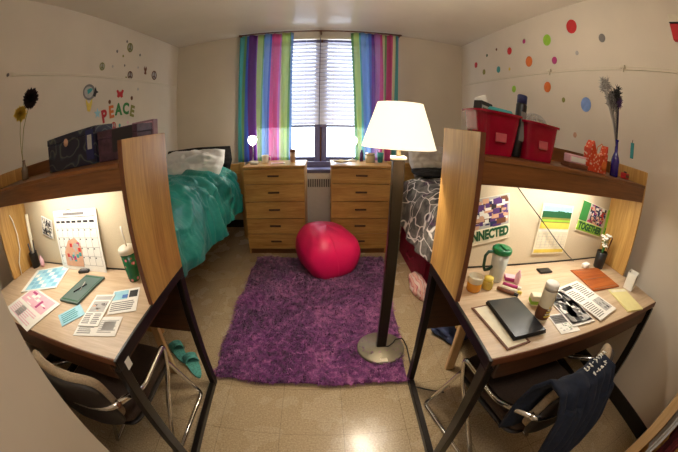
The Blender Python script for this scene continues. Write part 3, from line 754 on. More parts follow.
# tumbler
def tumbler_mat():
    t = NT('floral_tumbler'); v = t.add('ShaderNodeTexVoronoi', i_Scale=38.0); t.link(t.coord(), v.inputs['Vector'])
    r = t.ramp([(.0, S(226, 206, 210)), (.22, S(196, 90, 110)), (.32, S(30, 104, 62)), (1, S(22, 84, 52))]); t.link(v.outputs['Distance'], r.inputs[0]); t.link(r.outputs[0], t.b.inputs['Base Color']); t.set(Roughness=.25); return t.m
MT['floral'] = tumbler_mat()
tb = thing('travel_tumbler', 'green patterned travel tumbler with a white lid beside the oak side panel', 'tumbler', (-.705, -2.690, TB))
MB().lathe([(.026, 0), (.028, .01), (.036, .125)], (0, 0, 0), 'floral', 28).build('body', tb)
MB().lathe([(.039, .125), (.041, .128), (.041, .142), (.034, .150), (.010, .153)], (0, 0, 0), 'cream', 28).build('lid', tb)
MB().tube([(.004, 0, .15), (-.006, 0, .235)], .004, 'white', 10).build('straw', tb)
# cable hanging on the side panel of left hutch
o = MB().tube([(0, .0, .34), (-.003, .02, .30), (0, .03, .22), (-.0, .02, .14), (.0, -.02, .07), (0, -.03, .004)], .0035, 'white', 8).build('charger_cable', None, (-1.612, -2.80, TB)); tag(o, 'white cable hanging down inside the end panel of the calendar desk', 'cable')

# ------------------------------------------------------------ on the right desk
def rd(cen, wd, hg, an): pass
sheet('envelope', [(.585, -2.865), (.70, -2.850), (.700, -3.085), (.615, -3.090)], 'tan envelope of papers half hidden beneath the black notebook', 'envelope', lambda i, b, w_, h_: i(.08, .03, .9, .97, 'i_cream'), .003, 'i_brown', z=TB)
MT['ntb'] = plain('black_cover', S(30, 34, 40), .28, var=.1, scale=5)
nb = thing('notebook_computer', 'closed black notebook lying at the aisle end of the desk', 'notebook', (.722, -2.958, TB + .0042), -.01)
MB().box(-.072, .072, -.108, .108, 0, .008, 'black', .003).build('base', nb)
MB().box(-.070, .070, -.106, .106, .0085, .0145, 'ntb', .003).build('cover', nb)
def d_na(ink, b, w_, h_):
    textlines(ink, .06, .05, .46, .45, 9, 'i_grey', 1); textlines(ink, .54, .5, .94, .95, 9, 'i_grey', 2); ink(.06, .86, .5, .95, 'i_black'); photo(ink, .54, .08, .94, .42, ['i_lgrey', 'i_black', 'i_grey'], 4, 18); textlines(ink, .06, .5, .46, .82, 7, 'i_grey', 3)
sheet('newspaper', [(1.085, -3.10), (1.275, -3.065), (1.218, -2.805), (1.065, -2.83)], 'mostly white newspaper page lying toward the wall side of the desk', 'newspaper', d_na, .003, z=.7576)
def d_nb(ink, b, w_, h_): ink(0.03, .03, .97, .97, 'i_lgrey'); photo(ink, .05, .05, .95, .95, ['i_grey', 'i_black', 'i_lgrey', 'i_black', 'white', 'i_grey', 'i_black'], 9, 46)
sheet('newspaper', [(.93, -3.065), (1.085, -3.095), (1.075, -2.835), (.955, -2.845)], 'newspaper with a large dark photograph beside the standing can', 'newspaper', d_nb, .003, z=.7534)
def d_nc(ink, b, w_, h_): ink(.05, .5, .95, .95, 'i_grey'); photo(ink, .08, .08, .8, .5, ['white', 'i_black', 'i_lgrey', 'i_green'], 14, 14); textlines(ink, .1, .55, .9, .9, 4, 'i_black', 5)
sheet('leaflet', [(.86, -3.09), (.955, -3.10), (.975, -2.99), (.87, -2.975)], 'small leaflet with little pictures between the can and newspapers', 'leaflet', d_nc, .0012)
MT['copper'] = wood('glossy_orange_wood', S(132, 62, 28), S(190, 104, 54), 'x', .22)
def d_f(ink, b, w_, h_): ink(.05, .49, .95, .51, 'i_brown'); ink(.05, .05, .95, .07, 'i_brown'); ink(.05, .93, .95, .95, 'i_brown')
sheet('folder', [(1.285, -2.90), (1.525, -2.925), (1.50, -2.715), (1.262, -2.70)], 'glossy reddish orange folder in front of the flower pot', 'folder', d_f, .005, 'copper')
sheet('notepad', [(1.30, -3.095), (1.435, -3.125), (1.545, -2.975), (1.415, -2.945)], 'pale yellow notepad at the corner of the desk near the wall', 'notepad', lambda i, b, w_, h_: i(.04, .86, .96, .97, 'i_cream'), .007, plain('yellow_note', S(226, 214, 150), .7, var=.03))
o = MB().box(-.042, .042, -.022, .022, 0, .008, 'black', .003).box(-.036, .036, -.017, .017, .008, .0085, 'ntb').build('phone', None, (1.103, -2.668, TB), -.05); tag(o, 'black phone lying at the back of the desk below the landscape calendar', 'phone')
# insulated mug with green lid and handle
MT['clear'] = plain('frosted_plastic', S(196, 196, 184), .25, var=.05)
MT['glid'] = plain('green_plastic', S(20, 112, 62), .3, var=.06)
mg = thing('travel_mug', 'tall frosted travel mug with a green lid and dark green handle', 'mug', (.787, -2.690, TB))
mg.scale = (.92, .92, .94)
MB().lathe([(.030, 0), (.032, .006), (.042, .130)], (0, 0, 0), 'clear', 32).build('body', mg)
b = MB().lathe([(.045, .130), (.047, .133), (.047, .148), (.040, .154), (.02, .156)], (0, 0, 0), 'glid', 32).box(-.012, .012, -.04, .01, .154, .163, 'glid', .003); b.build('lid', mg)
MB().tube([(-.044, 0, .138), (-.075, -.004, .138), (-.088, -.005, .122), (-.086, -.005, .075), (-.075, -.004, .055), (-.052, -.003, .058), (-.036, 0, .068)], .007, plain('dark_green_plastic', S(24, 62, 44), .35), 12).build('handle', mg)
MT['amber'] = plain('amber_wax', S(206, 140, 46), .25, var=.06); MT['cglass'] = plain('pale_jar_glass', S(206, 196, 170), .12, var=.03)
j = thing('candle_jar', 'amber candle in a glass jar tight against the hutch side panel', 'candle', (.650, -2.748, TB))
MB().lathe([(.026, 0), (.029, .004), (.029, .042)], (0, 0, 0), 'amber', 28).build('wax', j); MB().lathe([(.0292, .036), (.0305, .038), (.0305, .058), (.029, .06), (.0275, .058), (.0275, .043)], (0, 0, 0), 'cglass', 28).build('jar_rim', j)
j = thing('tealight', 'small yellow jar standing between the candle and the pens', 'jar', (.715, -2.745, TB))
MB().lathe([(.021, 0), (.023, .004), (.022, .03), (.017, .036)], (0, 0, 0), plain('mustard_glass', S(196, 168, 76), .2), 24).build('body', j); MB().lathe([(.018, .036), (.019, .037), (.019, .047), (.003, .05)], (0, 0, 0), 'i_yellow', 24).build('lid', j)
def bar(name, p0, p1, r, m, label, cat, tip=None, group=None):
    a = Vector(p0); d = Vector(p1) - a; L = d.length
    b = MB().tube([(0, 0, r), (L * .8, 0, r)], r, m, 10).tube([(L * .8, 0, r), (L, 0, r)], r * .8, tip or m, 10)
    o = b.build(name, None, (a.x, a.y, TB), math.atan2(d.y, d.x)); tag(o, label, cat, group); return o
bar('marker', (.752, -2.765, 0), (.815, -2.835, 0), .008, 'i_brown', 'brown marker lying behind the notebook, nearest the mug', 'marker', 'i_black')
bar('marker', (.775, -2.755, 0), (.840, -2.825, 0), .008, 'i_cream', 'cream and yellow marker lying beside the brown one', 'marker', 'i_yellow')
bar('marker', (.800, -2.735, 0), (.862, -2.790, 0), .007, 'i_mag', 'magenta marker lying beside the small pink bottle', 'marker', 'white')
o = MB().lathe([(.012, 0), (.013, .01), (.013, .04), (.006, .048), (.006, .058), (.001, .06)], (0, 0, 0), 'i_pink', 18).build('nail_polish', None, (.875, -2.735, TB)); tag(o, 'small pink bottle standing behind the markers', 'bottle')
o = MB().box(-.03, .03, -.02, .02, 0, .016, 'i_mag', .003).box(-.028, .028, -.018, .018, .016, .0175, 'i_pink').build('eraser', None, (.862, -2.705, TB), -.5); tag(o, 'small pink and purple packet behind the pink bottle', 'packet')
o = MB().box(-.024, .024, -.018, .018, 0, .042, 'i_cream', .002).box(-.0245, .0245, -.0185, .0185, .008, .022, 'i_lime').build('tissue_box', None, (.862, -2.895, TB), -.35); tag(o, 'small cream and green carton behind the standing can', 'carton')
cn = thing('aerosol_can', 'white and brown spray can standing upright between notebook and newspapers', 'can', (.825, -2.985, TB))
cn.scale = (1.25, 1.25, 1.12)
MB().lathe([(.020, 0), (.022, .003), (.022, .104), (.021, .108)], (0, 0, 0), 'i_cream', 28).build('body', cn)
b = MB().lathe([(.0222, .012), (.0224, .013), (.0224, .052), (.0222, .053)], (0, 0, 0), 'i_brown', 28, close=False)
for i in range(5): b.box(-.012 + i * .002, .012 - i * .003, -.0236, -.0200, .024 + i * .008, .028 + i * .008, 'i_cream' if i % 2 else 'i_yellow')
b.build('printed_band', cn)
MB().lathe([(.0215, .108), (.0215, .127), (.0195, .130), (.003, .131)], (0, 0, 0), 'white', 24).build('cap', cn)
# flower pot
fp = thing('flower_vase', 'black pot of white artificial flowers at the back corner of the desk', 'flowers', (1.545, -2.705, TB))
MB().lathe([(.030, 0), (.033, .004), (.037, .09), (.034, .092), (.033, .085)], (0, 0, 0), 'black', 24).build('pot', fp)
b = MB(); R = random.Random(5)
bl = MB()
for i in range(9):
    a = R.uniform(0, 2 * PI); r = R.uniform(0, .035); h = R.uniform(.125, .185); p = Vector((r * math.cos(a) , r * math.sin(a) * .7, h))
    b.tube([(0, 0, .06), (p.x * .6, p.y * .6, h * .7), tuple(p)], .0016, 'i_green', 6)
    for k in range(7):
        q = k * 2 * PI / 7; c = p + Vector((math.cos(q) * .011, math.sin(q) * .011, .002 * math.sin(q * 3)))
        bl.lathe([(.001, -.004), (.0075, -.001), (.0075, .003), (.001, .005)], tuple(c), 'white', 8)
    bl.lathe([(.001, .0), (.005, .003), (.001, .007)], tuple(p), 'i_navy' if i % 2 else 'i_yellow', 8)
b.build('stems', fp); bl.build('blossoms', fp)
for i, (dx, dy) in enumerate(((.055, .010), (.066, -.004), (.048, -.014))):
    o = MB().tube([(0, 0, 0), (dx * .5, dy, .15)], .0022, 'i_brown', 8).lathe([(.001, 0), (.004, .004), (.001, .012)], (dx * .5, dy, .15), 'i_brown', 8).build('makeup_brush', None, (1.585, -2.70, TB + .01)); tag(o, 'slim brown brush standing beside the white flowers', 'brush', 'slim brown brushes by the flowers')
wb = thing('small_bin', 'small white open box by the wall end of the desk', 'box', (1.575, -2.955, TB), .25)
b = MB(); 
for (x0, x1, y0, y1) in ((-.034, -.031, -.030, .030), (.031, .034, -.030, .030), (-.034, .034, -.030, -.027), (-.034, .034, .027, .030)): b.box(x0, x1, y0, y1, 0, .085, 'white')
b.box(-.033, .033, -.029, .029, 0, .003, 'white').build('box', wb)
MB().box(-.004, .004, -.0312, -.0302, .055, .075, 'black').build('finger_slot', wb)
# posters on right board
TBY = -2.5095 - .062
def by(x): return -2.5095 - .0241 * (x - .5516) - .0655
def poster_text(txt, wd, hg, m):
    return textmesh(txt, hg, .0006, bold=hg * .02)
def connected(i, b, w_, h_):
    photo(i, .06, .34, .98, .99, ['i_lgrey', 'i_purple', 'i_black', 'i_skin', 'white', 'i_navy', 'i_purple', 'i_skin', 'i_brown'], 21, 150)
    i(.0, .06, 1, .32, 'i_cream'); 
    vs, fs = textmesh('CONNECTED', .038, .0006, bold=.0018)
    xs = [v[0] for v in vs]; sx = w_ * .95 / (max(xs) - min(xs))
    b.add([(v[0] * sx, -.0052 - v[2], v[1] * 1.5 - h_ * .31) for v in vs], fs, 'i_dgreen')
wallcard('poster', (.742, by(.742), .965), .262, .20, -.20, 'photo poster reading CONNECTED pinned behind the travel mug', 'poster', connected, 'i_cream', THR)
def together(i, b, w_, h_):
    photo(i, .30, .36, .98, .98, ['i_lgrey', 'i_skin', 'i_black', 'i_mag', 'white', 'i_navy', 'i_red', 'i_skin', 'i_brown'], 31, 130); i(.0, .36, .28, .98, 'i_green')
    i(.0, .04, 1, .34, 'i_lime')
    vs, fs = textmesh('TOGETHER', .038, .0006, bold=.0018)
    xs = [v[0] for v in vs]; sx = w_ * .94 / (max(xs) - min(xs))
    b.add([(v[0] * sx, -.0052 - v[2], v[1] * 1.35 - h_ * .31) for v in vs], fs, 'i_dgreen')
wallcard('poster', (1.497, by(1.497), .985), .27, .165, .17, 'photo poster reading TOGETHER pinned above the white flowers', 'poster', together, 'i_cream', THR)
wallcard('bookmark', (1.668, by(1.668) - .003, .97), .045, .15, .05, 'lime green strip pinned at the edge of the TOGETHER poster', 'bookmark', lambda i, b, w_, h_: (i(.1, .05, .9, .95, 'i_lime'), i(.3, .1, .7, .3, 'i_green')), 'i_lime', THR)
def landscape(i, b, w_, h_):
    i(.03, .52, .97, .97, 'i_lblue'); i(.03, .52, .97, .66, 'i_yellow'); i(.03, .64, .97, .82, 'i_olive'); i(.03, .74, .97, .86, 'i_dgreen'); i(.03, .66, .97, .70, 'i_lime'); R = random.Random(4)
    for k in range(12): x = .04 + k * .075; i(x, .8, x + .07, .85 + .03 * R.random(), 'i_dgreen')
    for k in range(6): i(.05, .14 + k * .055, .95, .143 + k * .055, 'i_lgrey')
    for k in range(8): i(.05 + k * .128, .14, .055 + k * .128, .42, 'i_lgrey')
    i(.03, .03, .97, .10, 'i_yellow'); i(.03, .46, .97, .50, 'white')
wallcard('wall_calendar', (1.178, by(1.178), .928), .235, .25, .02, 'hanging calendar with a green field landscape picture at the middle of the board', 'calendar', landscape, 'i_cream', THR)
# lamp cord running diagonally down board
o = MB().tube([(.0, 0, 0), (.07, -.006, -.06), (.21, -.010, -.165), (.34, -.012, -.26), (.46, -.014, -.335), (.53, -.012, -.372)], .0025, 'black', 8).build('extension_cable', None, (.875, by(1.1) - .004, 1.125)); tag(o, 'thin dark cord crossing the board diagonally down to the desk', 'cord')
o = MB().box(-.028, .028, -.016, .016, 0, .022, 'white', .005).box(.028, .044, -.007, -.003, .008, .012, 'i_lgrey').box(.028, .044, .003, .007, .008, .012, 'i_lgrey').build('power_adapter', None, (1.425, -2.690, TB + .0055), .15); tag(o, 'small white power adapter at the lower end of the dark cord', 'adapter')

# ================================================================ HUTCH SHELF, right
SZ = 1.2492
def redplastic():
    t = NT('red_plastic'); n = t.add('ShaderNodeTexNoise', i_Scale=9.0, i_Detail=2.0); t.link(t.coord(), n.inputs[0]); r = t.ramp([(.3, S(146, 6, 38)), (.7, S(184, 16, 56))]); t.link(n.outputs[0], r.inputs[0]); t.link(r.outputs[0], t.b.inputs['Base Color'])
    t.set(Roughness=.22, Transmission_Weight=.15); return t.m
MT['red'] = redplastic()
def bin_(x, y, rz, label, w0=.085, w1=.105, d0=.055, d1=.072, h=.135):
    t = thing('plastic_caddy', label, 'bin', (x, y, SZ), rz, 'red plastic bins on the hutch shelf')
    def ring(w_, d_, z, n=32):
        o = []
        for i in range(n):
            a = 2 * PI * i / n; c, s_ = math.cos(a), math.sin(a)
            o.append((w_ * math.copysign(abs(c) ** .35, c), d_ * math.copysign(abs(s_) ** .35, s_), z))
        return o
    rings = [ring(w0, d0, 0), ring(w1, d1, h), ring(w1 + .008, d1 + .008, h), ring(w1 + .008, d1 + .008, h + .008), ring(w1 - .003, d1 - .003, h + .008), ring(w0 - .003, d0 - .003, .004)]
    vs = [p for r in rings for p in r]; n = 32
    fs = [(i * n + j, i * n + (j + 1) % n, (i + 1) * n + (j + 1) % n, (i + 1) * n + j) for i in range(5) for j in range(n)]
    fs += [tuple(range(n - 1, -1, -1)), tuple(5 * n + j for j in range(n))]
    MB().add(vs, fs, 'red').build('bin_body', t)
    MB().box(-.022, .022, -d0 - .016, -d0 - .010, .045, .075, plain('pale_red_label', S(196, 90, 96), .4), .002).build('label', t)
    return t
bin_(.660, -2.690, THR, 'red plastic bin at the aisle end of the hutch shelf', .068, .088, h=.137)
bin_(.855, -2.695, THR, 'red plastic bin holding a pale wire strainer, nearer the wall', .072, .084, h=.130)
def item(b, name, loc, label, cat, rot=(0, 0, 0)): o = b.build(name, None, loc, rot=rot); return tag(o, label, cat)
item(MB().box(-.030, .030, -.02, .02, 0, .17, 'i_black', .003).box(-.026, .026, -.0205, -.0195, .125, .155, 'i_lgrey').box(-.022, .022, -.0208, -.0200, .135, .147, 'i_dgreen'), 'product_box', (.606, -2.69, SZ + .006), 'dark box with a pale panel sticking out of the aisle-end red bin', 'box', (0, .12, .3))
item(MB().box(-.05, .05, -.022, .022, 0, .155, 'i_teal', .008).box(-.045, .045, -.0225, -.021, .09, .14, 'i_lgrey').box(-.03, .02, -.023, -.022, .105, .130, 'i_dgreen').box(.02, .045, -.023, -.022, .115, .145, 'i_black'), 'snack_bag', (.676, -2.70, SZ + .006), 'grey green packet sticking out of the red bin beside the white tube', 'packet', (0, .05, -.1))
b = MB().lathe([(.012, 0), (.014, .04), (.020, .16), (.021, .172)], (0, 0, 0), 'cream', 20).lathe([(.0215, .172), (.022, .174), (.022, .196), (.003, .198)], (0, 0, 0), 'white', 20)
item(b, 'lotion_tube', (.712, -2.655, SZ + .02), 'white cream tube leaning out of the bin, tip to the left', 'tube', (0, -.45, 0))
b = MB().lathe([(.019, 0), (.021, .005), (.021, .19), (.019, .196)], (0, 0, 0), 'black', 24).lathe([(.0195, .196), (.0195, .225), (.017, .228)], (0, 0, 0), 'i_navy', 24)
b.box(-.011, .011, -.0222, -.018, .06, .165, 'i_grey')
item(b, 'black_bottle', (.7575, -2.712, SZ + .001), 'tall black bottle standing up out of the gap in the red bins', 'bottle', (0, .10, 0))
def netball():
    b = MB()
    for k in range(9):
        a = k * PI / 9; pts = []
        for i in range(24):
            q = 2 * PI * i / 24; v = Vector((math.cos(q) * .055, 0, math.sin(q) * .048)); v.rotate(Matrix.Rotation(a, 3, 'Z')); pts.append(tuple(v))
        b.tube(pts, .0022, 'i_lgrey', 6, True)
    for zz in (-.03, -.012, .012, .03):
        r = .055 * math.sqrt(max(0, 1 - (zz / .048) ** 2)); b.tube([(r * math.cos(2 * PI * i / 24), r * math.sin(2 * PI * i / 24), zz) for i in range(24)], .0022, 'i_lgrey', 6, True)
    return b
item(netball(), 'wire_basket', (.855, -2.695, SZ + .125), 'rounded pale wire strainer lying in the red bin nearer the wall', 'strainer')
# small objects toward the wall
o = thing('business_card_box', 'low dark box with a white and pink front on the hutch shelf', 'box', (1.085, -2.735, SZ), THR)
MB().box(-.064, .064, -.03, .03, 0, .018, 'i_brown', .002).build('tray', o); MB().box(-.056, .056, -.022, .022, .0185, .052, 'i_pink', .003).box(-.05, .05, -.0226, -.021, .024, .044, 'white').build('card_stack', o)
def dots_mat():
    t = NT('orange_dotted_paper'); v = t.add('ShaderNodeTexVoronoi', i_Scale=70.0); t.link(t.coord(), v.inputs['Vector']); r = t.ramp([(.0, S(236, 206, 180)), (.30, S(228, 190, 160)), (.36, S(214, 72, 28)), (1, S(204, 60, 24))]); t.link(v.outputs['Distance'], r.inputs[0]); t.link(r.outputs[0], t.b.inputs['Base Color']); t.set(Roughness=.5); return t.m
MT['dots'] = dots_mat()
gb = thing('gift_bag', 'orange bag with white dots and two peaks on the hutch shelf', 'bag', (1.245, -2.735, SZ), -.05)
b = MB(); b.prism([(-.07, 0), (.07, 0), (.074, .075), (.070, .125), (.052, .085), (.02, .078), (-.02, .082), (-.045, .132), (-.072, .095)], -.022, .022, 'dots', T=Matrix.Rotation(PI / 2, 4, 'X')); b.build('bag_body', gb)
MB().tube([(-.03 , -.024, .07), (-.028, -.03, .11), (0, -.032, .128), (.028, -.03, .11), (.03, -.024, .07)], .002, 'i_orange', 6).build('handle', gb)
MB().lathe([(.012, 0), (.015, .0), (.022, .001), (.022, .003), (.012, .003)], (0, 0, 0), 'i_orange', 20, T=Matrix.Translation((.045, -.024, .035)) @ Matrix.Rotation(PI / 2, 4, 'X')).build('tag_ring', gb)
vb = thing('bottle_vase', 'slender cobalt blue bottle on the hutch shelf holding feathery stems', 'vase', (1.405, -2.755, SZ))
MT['cobalt'] = plain('cobalt_glass', S(34, 22, 120), .08, var=.1, Coat_Weight=.5)
MB().lathe([(.022, 0), (.0245, .004), (.0245, .075), (.020, .092), (.010, .115), (.009, .165), (.0115, .168), (.0115, .174), (.008, .175)], (0, 0, 0), 'cobalt', 24).build('glass_body', vb)
def feather_stems(loc, tips, seed, dark, pale, label, cat='dried flowers', name='dried_flowers'):
    t = thing(name, label, cat, loc)
    R = random.Random(seed); b = MB(); pl = MB()
    for (dx, dy, dz, r, m, heads) in tips:
        for q in range(heads):
            a = R.uniform(0, 2 * PI); rr = R.uniform(0, r); ex, ey, ez = dx + rr * math.cos(a), dy + rr * math.sin(a) * .6, dz + R.uniform(-r, r)
            b.tube([(0, 0, 0), (ex * .35, ey * .35, ez * .45), (ex * .78, ey * .78, ez * .8), (ex, ey, ez)], .0011, m, 5)
            for k in range(24):
                v = Vector((R.gauss(0, 1), R.gauss(0, 1), R.gauss(.3, 1))).normalized() * R.uniform(.014, .032)
                pl.tube([(ex, ey, ez), (ex + v.x, ey + v.y, ez + v.z)], [.0022, .0010], m, 4)
    b.build('stems', t); pl.build('plumes', t); return t
feather_stems((1.405, -2.755, SZ + .11), [(-.085, .03, .300, .030, 'i_lgrey', 16), (.015, .02, .285, .030, 'i_black', 14), (.035, .02, .25, .026, 'i_purple', 8), (-.04, .02, .24, .03, 'i_grey', 10)], 3, 'i_black', 'i_lgrey', 'pale and black feathery stems standing in the cobalt blue bottle')
b = MB().box(-.026, .026, -.018, .018, 0, .030, 'i_red', .004).box(-.020, .020, -.0185, -.017, .008, .022, 'i_brown').lathe([(.010, .030), (.010, .036), (.002, .038)], (0, 0, 0), 'black', 12)
item(b, 'ink_bottle', (1.560, -2.740, SZ), 'small dark red bottle in the wall corner of the hutch shelf', 'bottle')
b = MB().box(-.006, 0, -.014, .014, -.05, .045, 'i_teal', .002).tube([(-.004, 0, .045), (-.004, 0, .062)], .002, 'i_black', 6)
item(b, 'wall_hook', (XR - .0005, -2.612, 1.42), 'thin teal strip hanging on the wall beyond the blue bottle', 'hook')

# ================================================================ HUTCH SHELF, left
def swirl():
    t = NT('dark_blue_abstract'); n = t.add('ShaderNodeTexWave', i_Scale=7.0, i_Distortion=9.0, i_Detail=2.0, wave_type='RINGS'); t.link(t.coord(loc=(.1, 0, -.1)), n.inputs[0])
    r = t.ramp([(.2, S(20, 22, 44)), (.45, S(40, 52, 70)), (.6, S(92, 100, 84)), (.8, S(24, 26, 50))]); t.link(n.outputs[0], r.inputs[0]); t.link(r.outputs[0], t.b.inputs['Base Color']); t.set(Roughness=.35); return t.m
MT['swirl'] = swirl()
def shelfbox(x0, x1, y, h, m, label, depth=.11, deco=None, rz=THL, sides='i_purple'):
    t = thing('storage_box', label, 'box', ((x0 + x1) / 2, y, SZ), rz)
    w2 = (x1 - x0) / 2
    MB().box(-w2, w2, -depth / 2, depth / 2, 0, h - .03, m, .002).build('box_body', t)
    MB().box(-w2 - .002, w2 + .002, -depth / 2 - .002, depth / 2 + .002, h - .029, h, m, .002).build('lid', t)
    if deco: deco(t, w2, depth, h)
    return t
MT['darkprint'] = plain('dark_plum_print', S(70, 44, 58), .5, var=.5, scale=40); MT['mauve'] = plain('mauve_board', S(140, 108, 118), .6, var=.2, scale=30)
def deco1(t, w2, d, h):
    b = MB().box(w2 - .055, w2 - .008, -d / 2 - .0032, -d / 2 - .002, .02, h - .01, 'i_navy').box(w2 - .045, w2 - .018, -d / 2 - .0036, -d / 2 - .003, .06, h - .03, 'i_lgrey')
    b.build('front_panel', t)
    MB().lathe([(.001, 0), (.017, 0), (.017, .001), (.001, .0015)], (0, 0, 0), 'i_skin', 20, T=Matrix.Translation((-.02, -d / 2 - .002, h - .035)) @ Matrix.Rotation(PI / 2, 4, 'X')).build('round_sticker', t)
shelfbox(-1.115, -.765, -2.672, .146, 'swirl', 'dark blue patterned box standing nearest the paper flowers on the shelf', .12, deco1)
shelfbox(-.752, -.548, -2.662, .116, 'darkprint', 'dark plum patterned box between the blue box and the side panel', .11, lambda t, w2, d, h: MB().box(-.02, w2 - .02, -d / 2 - .0032, -d / 2 - .002, .03, h - .004, 'i_black').build('front_panel', t))
o = MB().box(-.055, .055, -.018, .018, 0, .128, 'mauve', .002).box(-.05, .05, -.0187, -.017, .09, .120, 'i_pink').build('small_box', None, (-.600, -2.583, SZ + .0), THL)
tag(o, 'small mauve box at the aisle end of the hutch shelf', 'box')
sv = thing('bud_vase', 'small clear bottle on the hutch shelf holding paper flowers', 'vase', (-1.385, -2.745, SZ))
MB().lathe([(.020, 0), (.022, .004), (.022, .05), (.012, .068), (.009, .09), (.011, .096), (.009, .098)], (0, 0, 0), plain('smoky_glass', S(120, 100, 76), .1), 20).build('glass_body', sv)
ff = thing('paper_flowers', 'one black and one yellow paper flower on long stems above the shelf', 'flowers', (-1.385, -2.745, SZ + .035))
MB().tube([(0, 0, 0), (-.012, 0, .10), (.02, 0, .22), (.092, 0, .330)], .002, 'i_olive', 6).tube([(0, 0, 0), (-.022, 0, .12), (-.030, 0, .20), (-.012, -.005, .285)], .002, 'i_olive', 6).build('stems', ff)
def pom(c, r, m, n, seed, flat=1.0):
    b = MB(); R = random.Random(seed)
    for i in range(n):
        v = Vector((R.gauss(0, 1), R.gauss(0, 1), R.gauss(0, 1) * flat)).normalized(); L = r * R.uniform(.75, 1.1)
        p = v.orthogonal().normalized() * r * .16; q = v.cross(p).normalized() * r * .16
        e = v * L; mid = v * L * .65; k = v.cross(p) * .3
        b.add([Vector(c) + v * r * .1, Vector(c) + mid + p + k, Vector(c) + e, Vector(c) + mid - p + k, Vector(c) + mid * .9 + q], [(0, 1, 2), (0, 2, 3), (0, 4, 2)], m)
    return b
pom((.098, 0, .350), .052, plain('dark_plum_petal', S(34, 16, 22), .8), 420, 3).build('dark_blossom', ff)
pom((-.012, -.008, .300), .046, plain('yellow_petal', S(226, 196, 84), .7), 320, 5, .6).build('yellow_blossom', ff)

# ================================================================ WALL DECALS
def decal_text(ch, y, z, m, size, tilt, label):
    vs, fs = textmesh(ch, size, .0008, bold=size * .045)
    b = MB(); b.add(vs, fs, m); o = b.build('wall_sticker', None, (XL + .001, y, z), rot=None)
    # face +x, reading left to right along +y
    o.rotation_euler = (Matrix.Rotation(PI / 2, 3, 'Z') @ Matrix.Rotation(PI / 2, 3, 'X') @ Matrix.Rotation(tilt, 3, 'Z')).to_euler()
    tag(o, label, 'sticker'); return o
for ch, y, z, m, tl, lb in [('P', -1.500, 1.565, 'i_red', .22, 'red wall sticker letter P that begins the word PEACE'), ('E', -1.392, 1.600, 'i_orange', .12, 'orange red wall sticker letter E, second in the word PEACE'), ('A', -1.275, 1.622, 'i_green', 0, 'green wall sticker letter A in the middle of PEACE'), ('C', -1.150, 1.628, 'i_green', -.1, 'green wall sticker letter C, fourth in the word PEACE'), ('E', -1.037, 1.600, 'i_olive', -.22, 'olive wall sticker letter E that ends the word PEACE')]:
    decal_text(ch, y, z, m, .155, tl, lb)
def disc_wall(x, y, z, r, m, name, label, cat, group=None, ring=None):
    s = 1 if x < 0 else -1
    T = Matrix.Rotation(s * PI / 2, 4, 'Y')
    b = MB().lathe([(.001, 0), (r * .96, 0), (r, .0004), (r * .97, .001), (.001, .001)], (0, 0, 0), m, 28, T=T)
    if ring: b.lathe([(r * .62, .001), (r * .70, .0014), (r * .78, .001)], (0, 0, 0), ring, 28, T=T, close=False)
    o = b.build(name, None, (x + s * .0006, y, z)); return tag(o, label, cat, group)
def peace(y, z, r, m, label):
    b = MB(); T = Matrix.Translation((.0012, 0, 0))
    b.tube([(0, r * math.cos(2 * PI * i / 28), r * math.sin(2 * PI * i / 28)) for i in range(28)], r * .14, m, 6, True, T)
    b.tube([(0, 0, -r), (0, 0, r)], r * .12, m, 6, T=T)
    for s in (-1, 1): b.tube([(0, 0, 0), (0, s * r * .7, -r * .7)], r * .12, m, 6, T=T)
    b.lathe([(.001, 0), (r, 0), (r, .0005), (.001, .0005)], (0, 0, 0), 'i_lgrey', 28, T=Matrix.Rotation(PI / 2, 4, 'Y'))
    for v_i, v in enumerate(b.v): b.v[v_i] = (min(max(v[0], 0), .003), v[1], v[2])
    o = b.build('wall_sticker', None, (XL + .0006, y, z)); tag(o, label, 'sticker')
peace(-1.134, 2.278, .046, 'i_olive', 'olive peace sign sticker, the topmost and largest on the wall')
peace(-1.562, 2.030, .034, 'i_olive', 'small olive peace sign sticker nearest the closet corner, above the raceway')
peace(-1.091, 1.980, .040, 'i_brown', 'brown peace sign sticker touching the raceway above the butterfly')
peace(-.601, 2.025, .050, 'i_brown', 'brown peace sign sticker nearest the back corner of the room')
peace(-1.36, 1.470, .035, 'i_red', 'red peace sign sticker directly under the word PEACE')
for y, z, r, m, lb in [(-1.35, 2.205, .016, 'i_grey', 'tiny grey dot sticker left of the top peace sign'), (-1.20, 2.335, .015, 'i_grey', 'tiny grey dot sticker just above the top peace sign'), (-.93, 2.225, .016, 'i_grey', 'tiny grey dot sticker right of the top peace sign'), (-1.24, 2.17, .014, 'i_olive', 'tiny olive dot sticker just below the top peace sign'), (-1.20, 2.075, .013, 'i_grey', 'tiny grey dot sticker midway between the two brown peace signs rows'), (-1.40, 2.045, .013, 'i_lgrey', 'faint pale dot sticker near the small olive peace sign'), (-.95, 2.08, .013, 'i_lgrey', 'faint pale dot sticker left of the small brown dove sticker'), (-1.16, 1.945, .018, 'i_olive', 'olive dot sticker touching the brown peace sign on the raceway'), (-1.42, 1.70, .020, 'i_brown', 'brown dot sticker above the letters P and E'), (-1.045, 1.74, .022, 'i_brown', 'brown dot sticker above the final letter E'), (-.93, 1.84, .016, 'i_lgrey', 'pale dot sticker high to the right of PEACE'), (-1.56, 1.47, .020, 'i_teal', 'teal dot sticker below the letter P'), (-1.26, 1.47, .018, 'i_teal', 'teal dot sticker below the letter A'), (-1.12, 1.49, .016, 'i_pink', 'pink dot sticker below the letter C')]:
    disc_wall(XL, y, z, r, m, 'wall_sticker', lb, 'sticker')
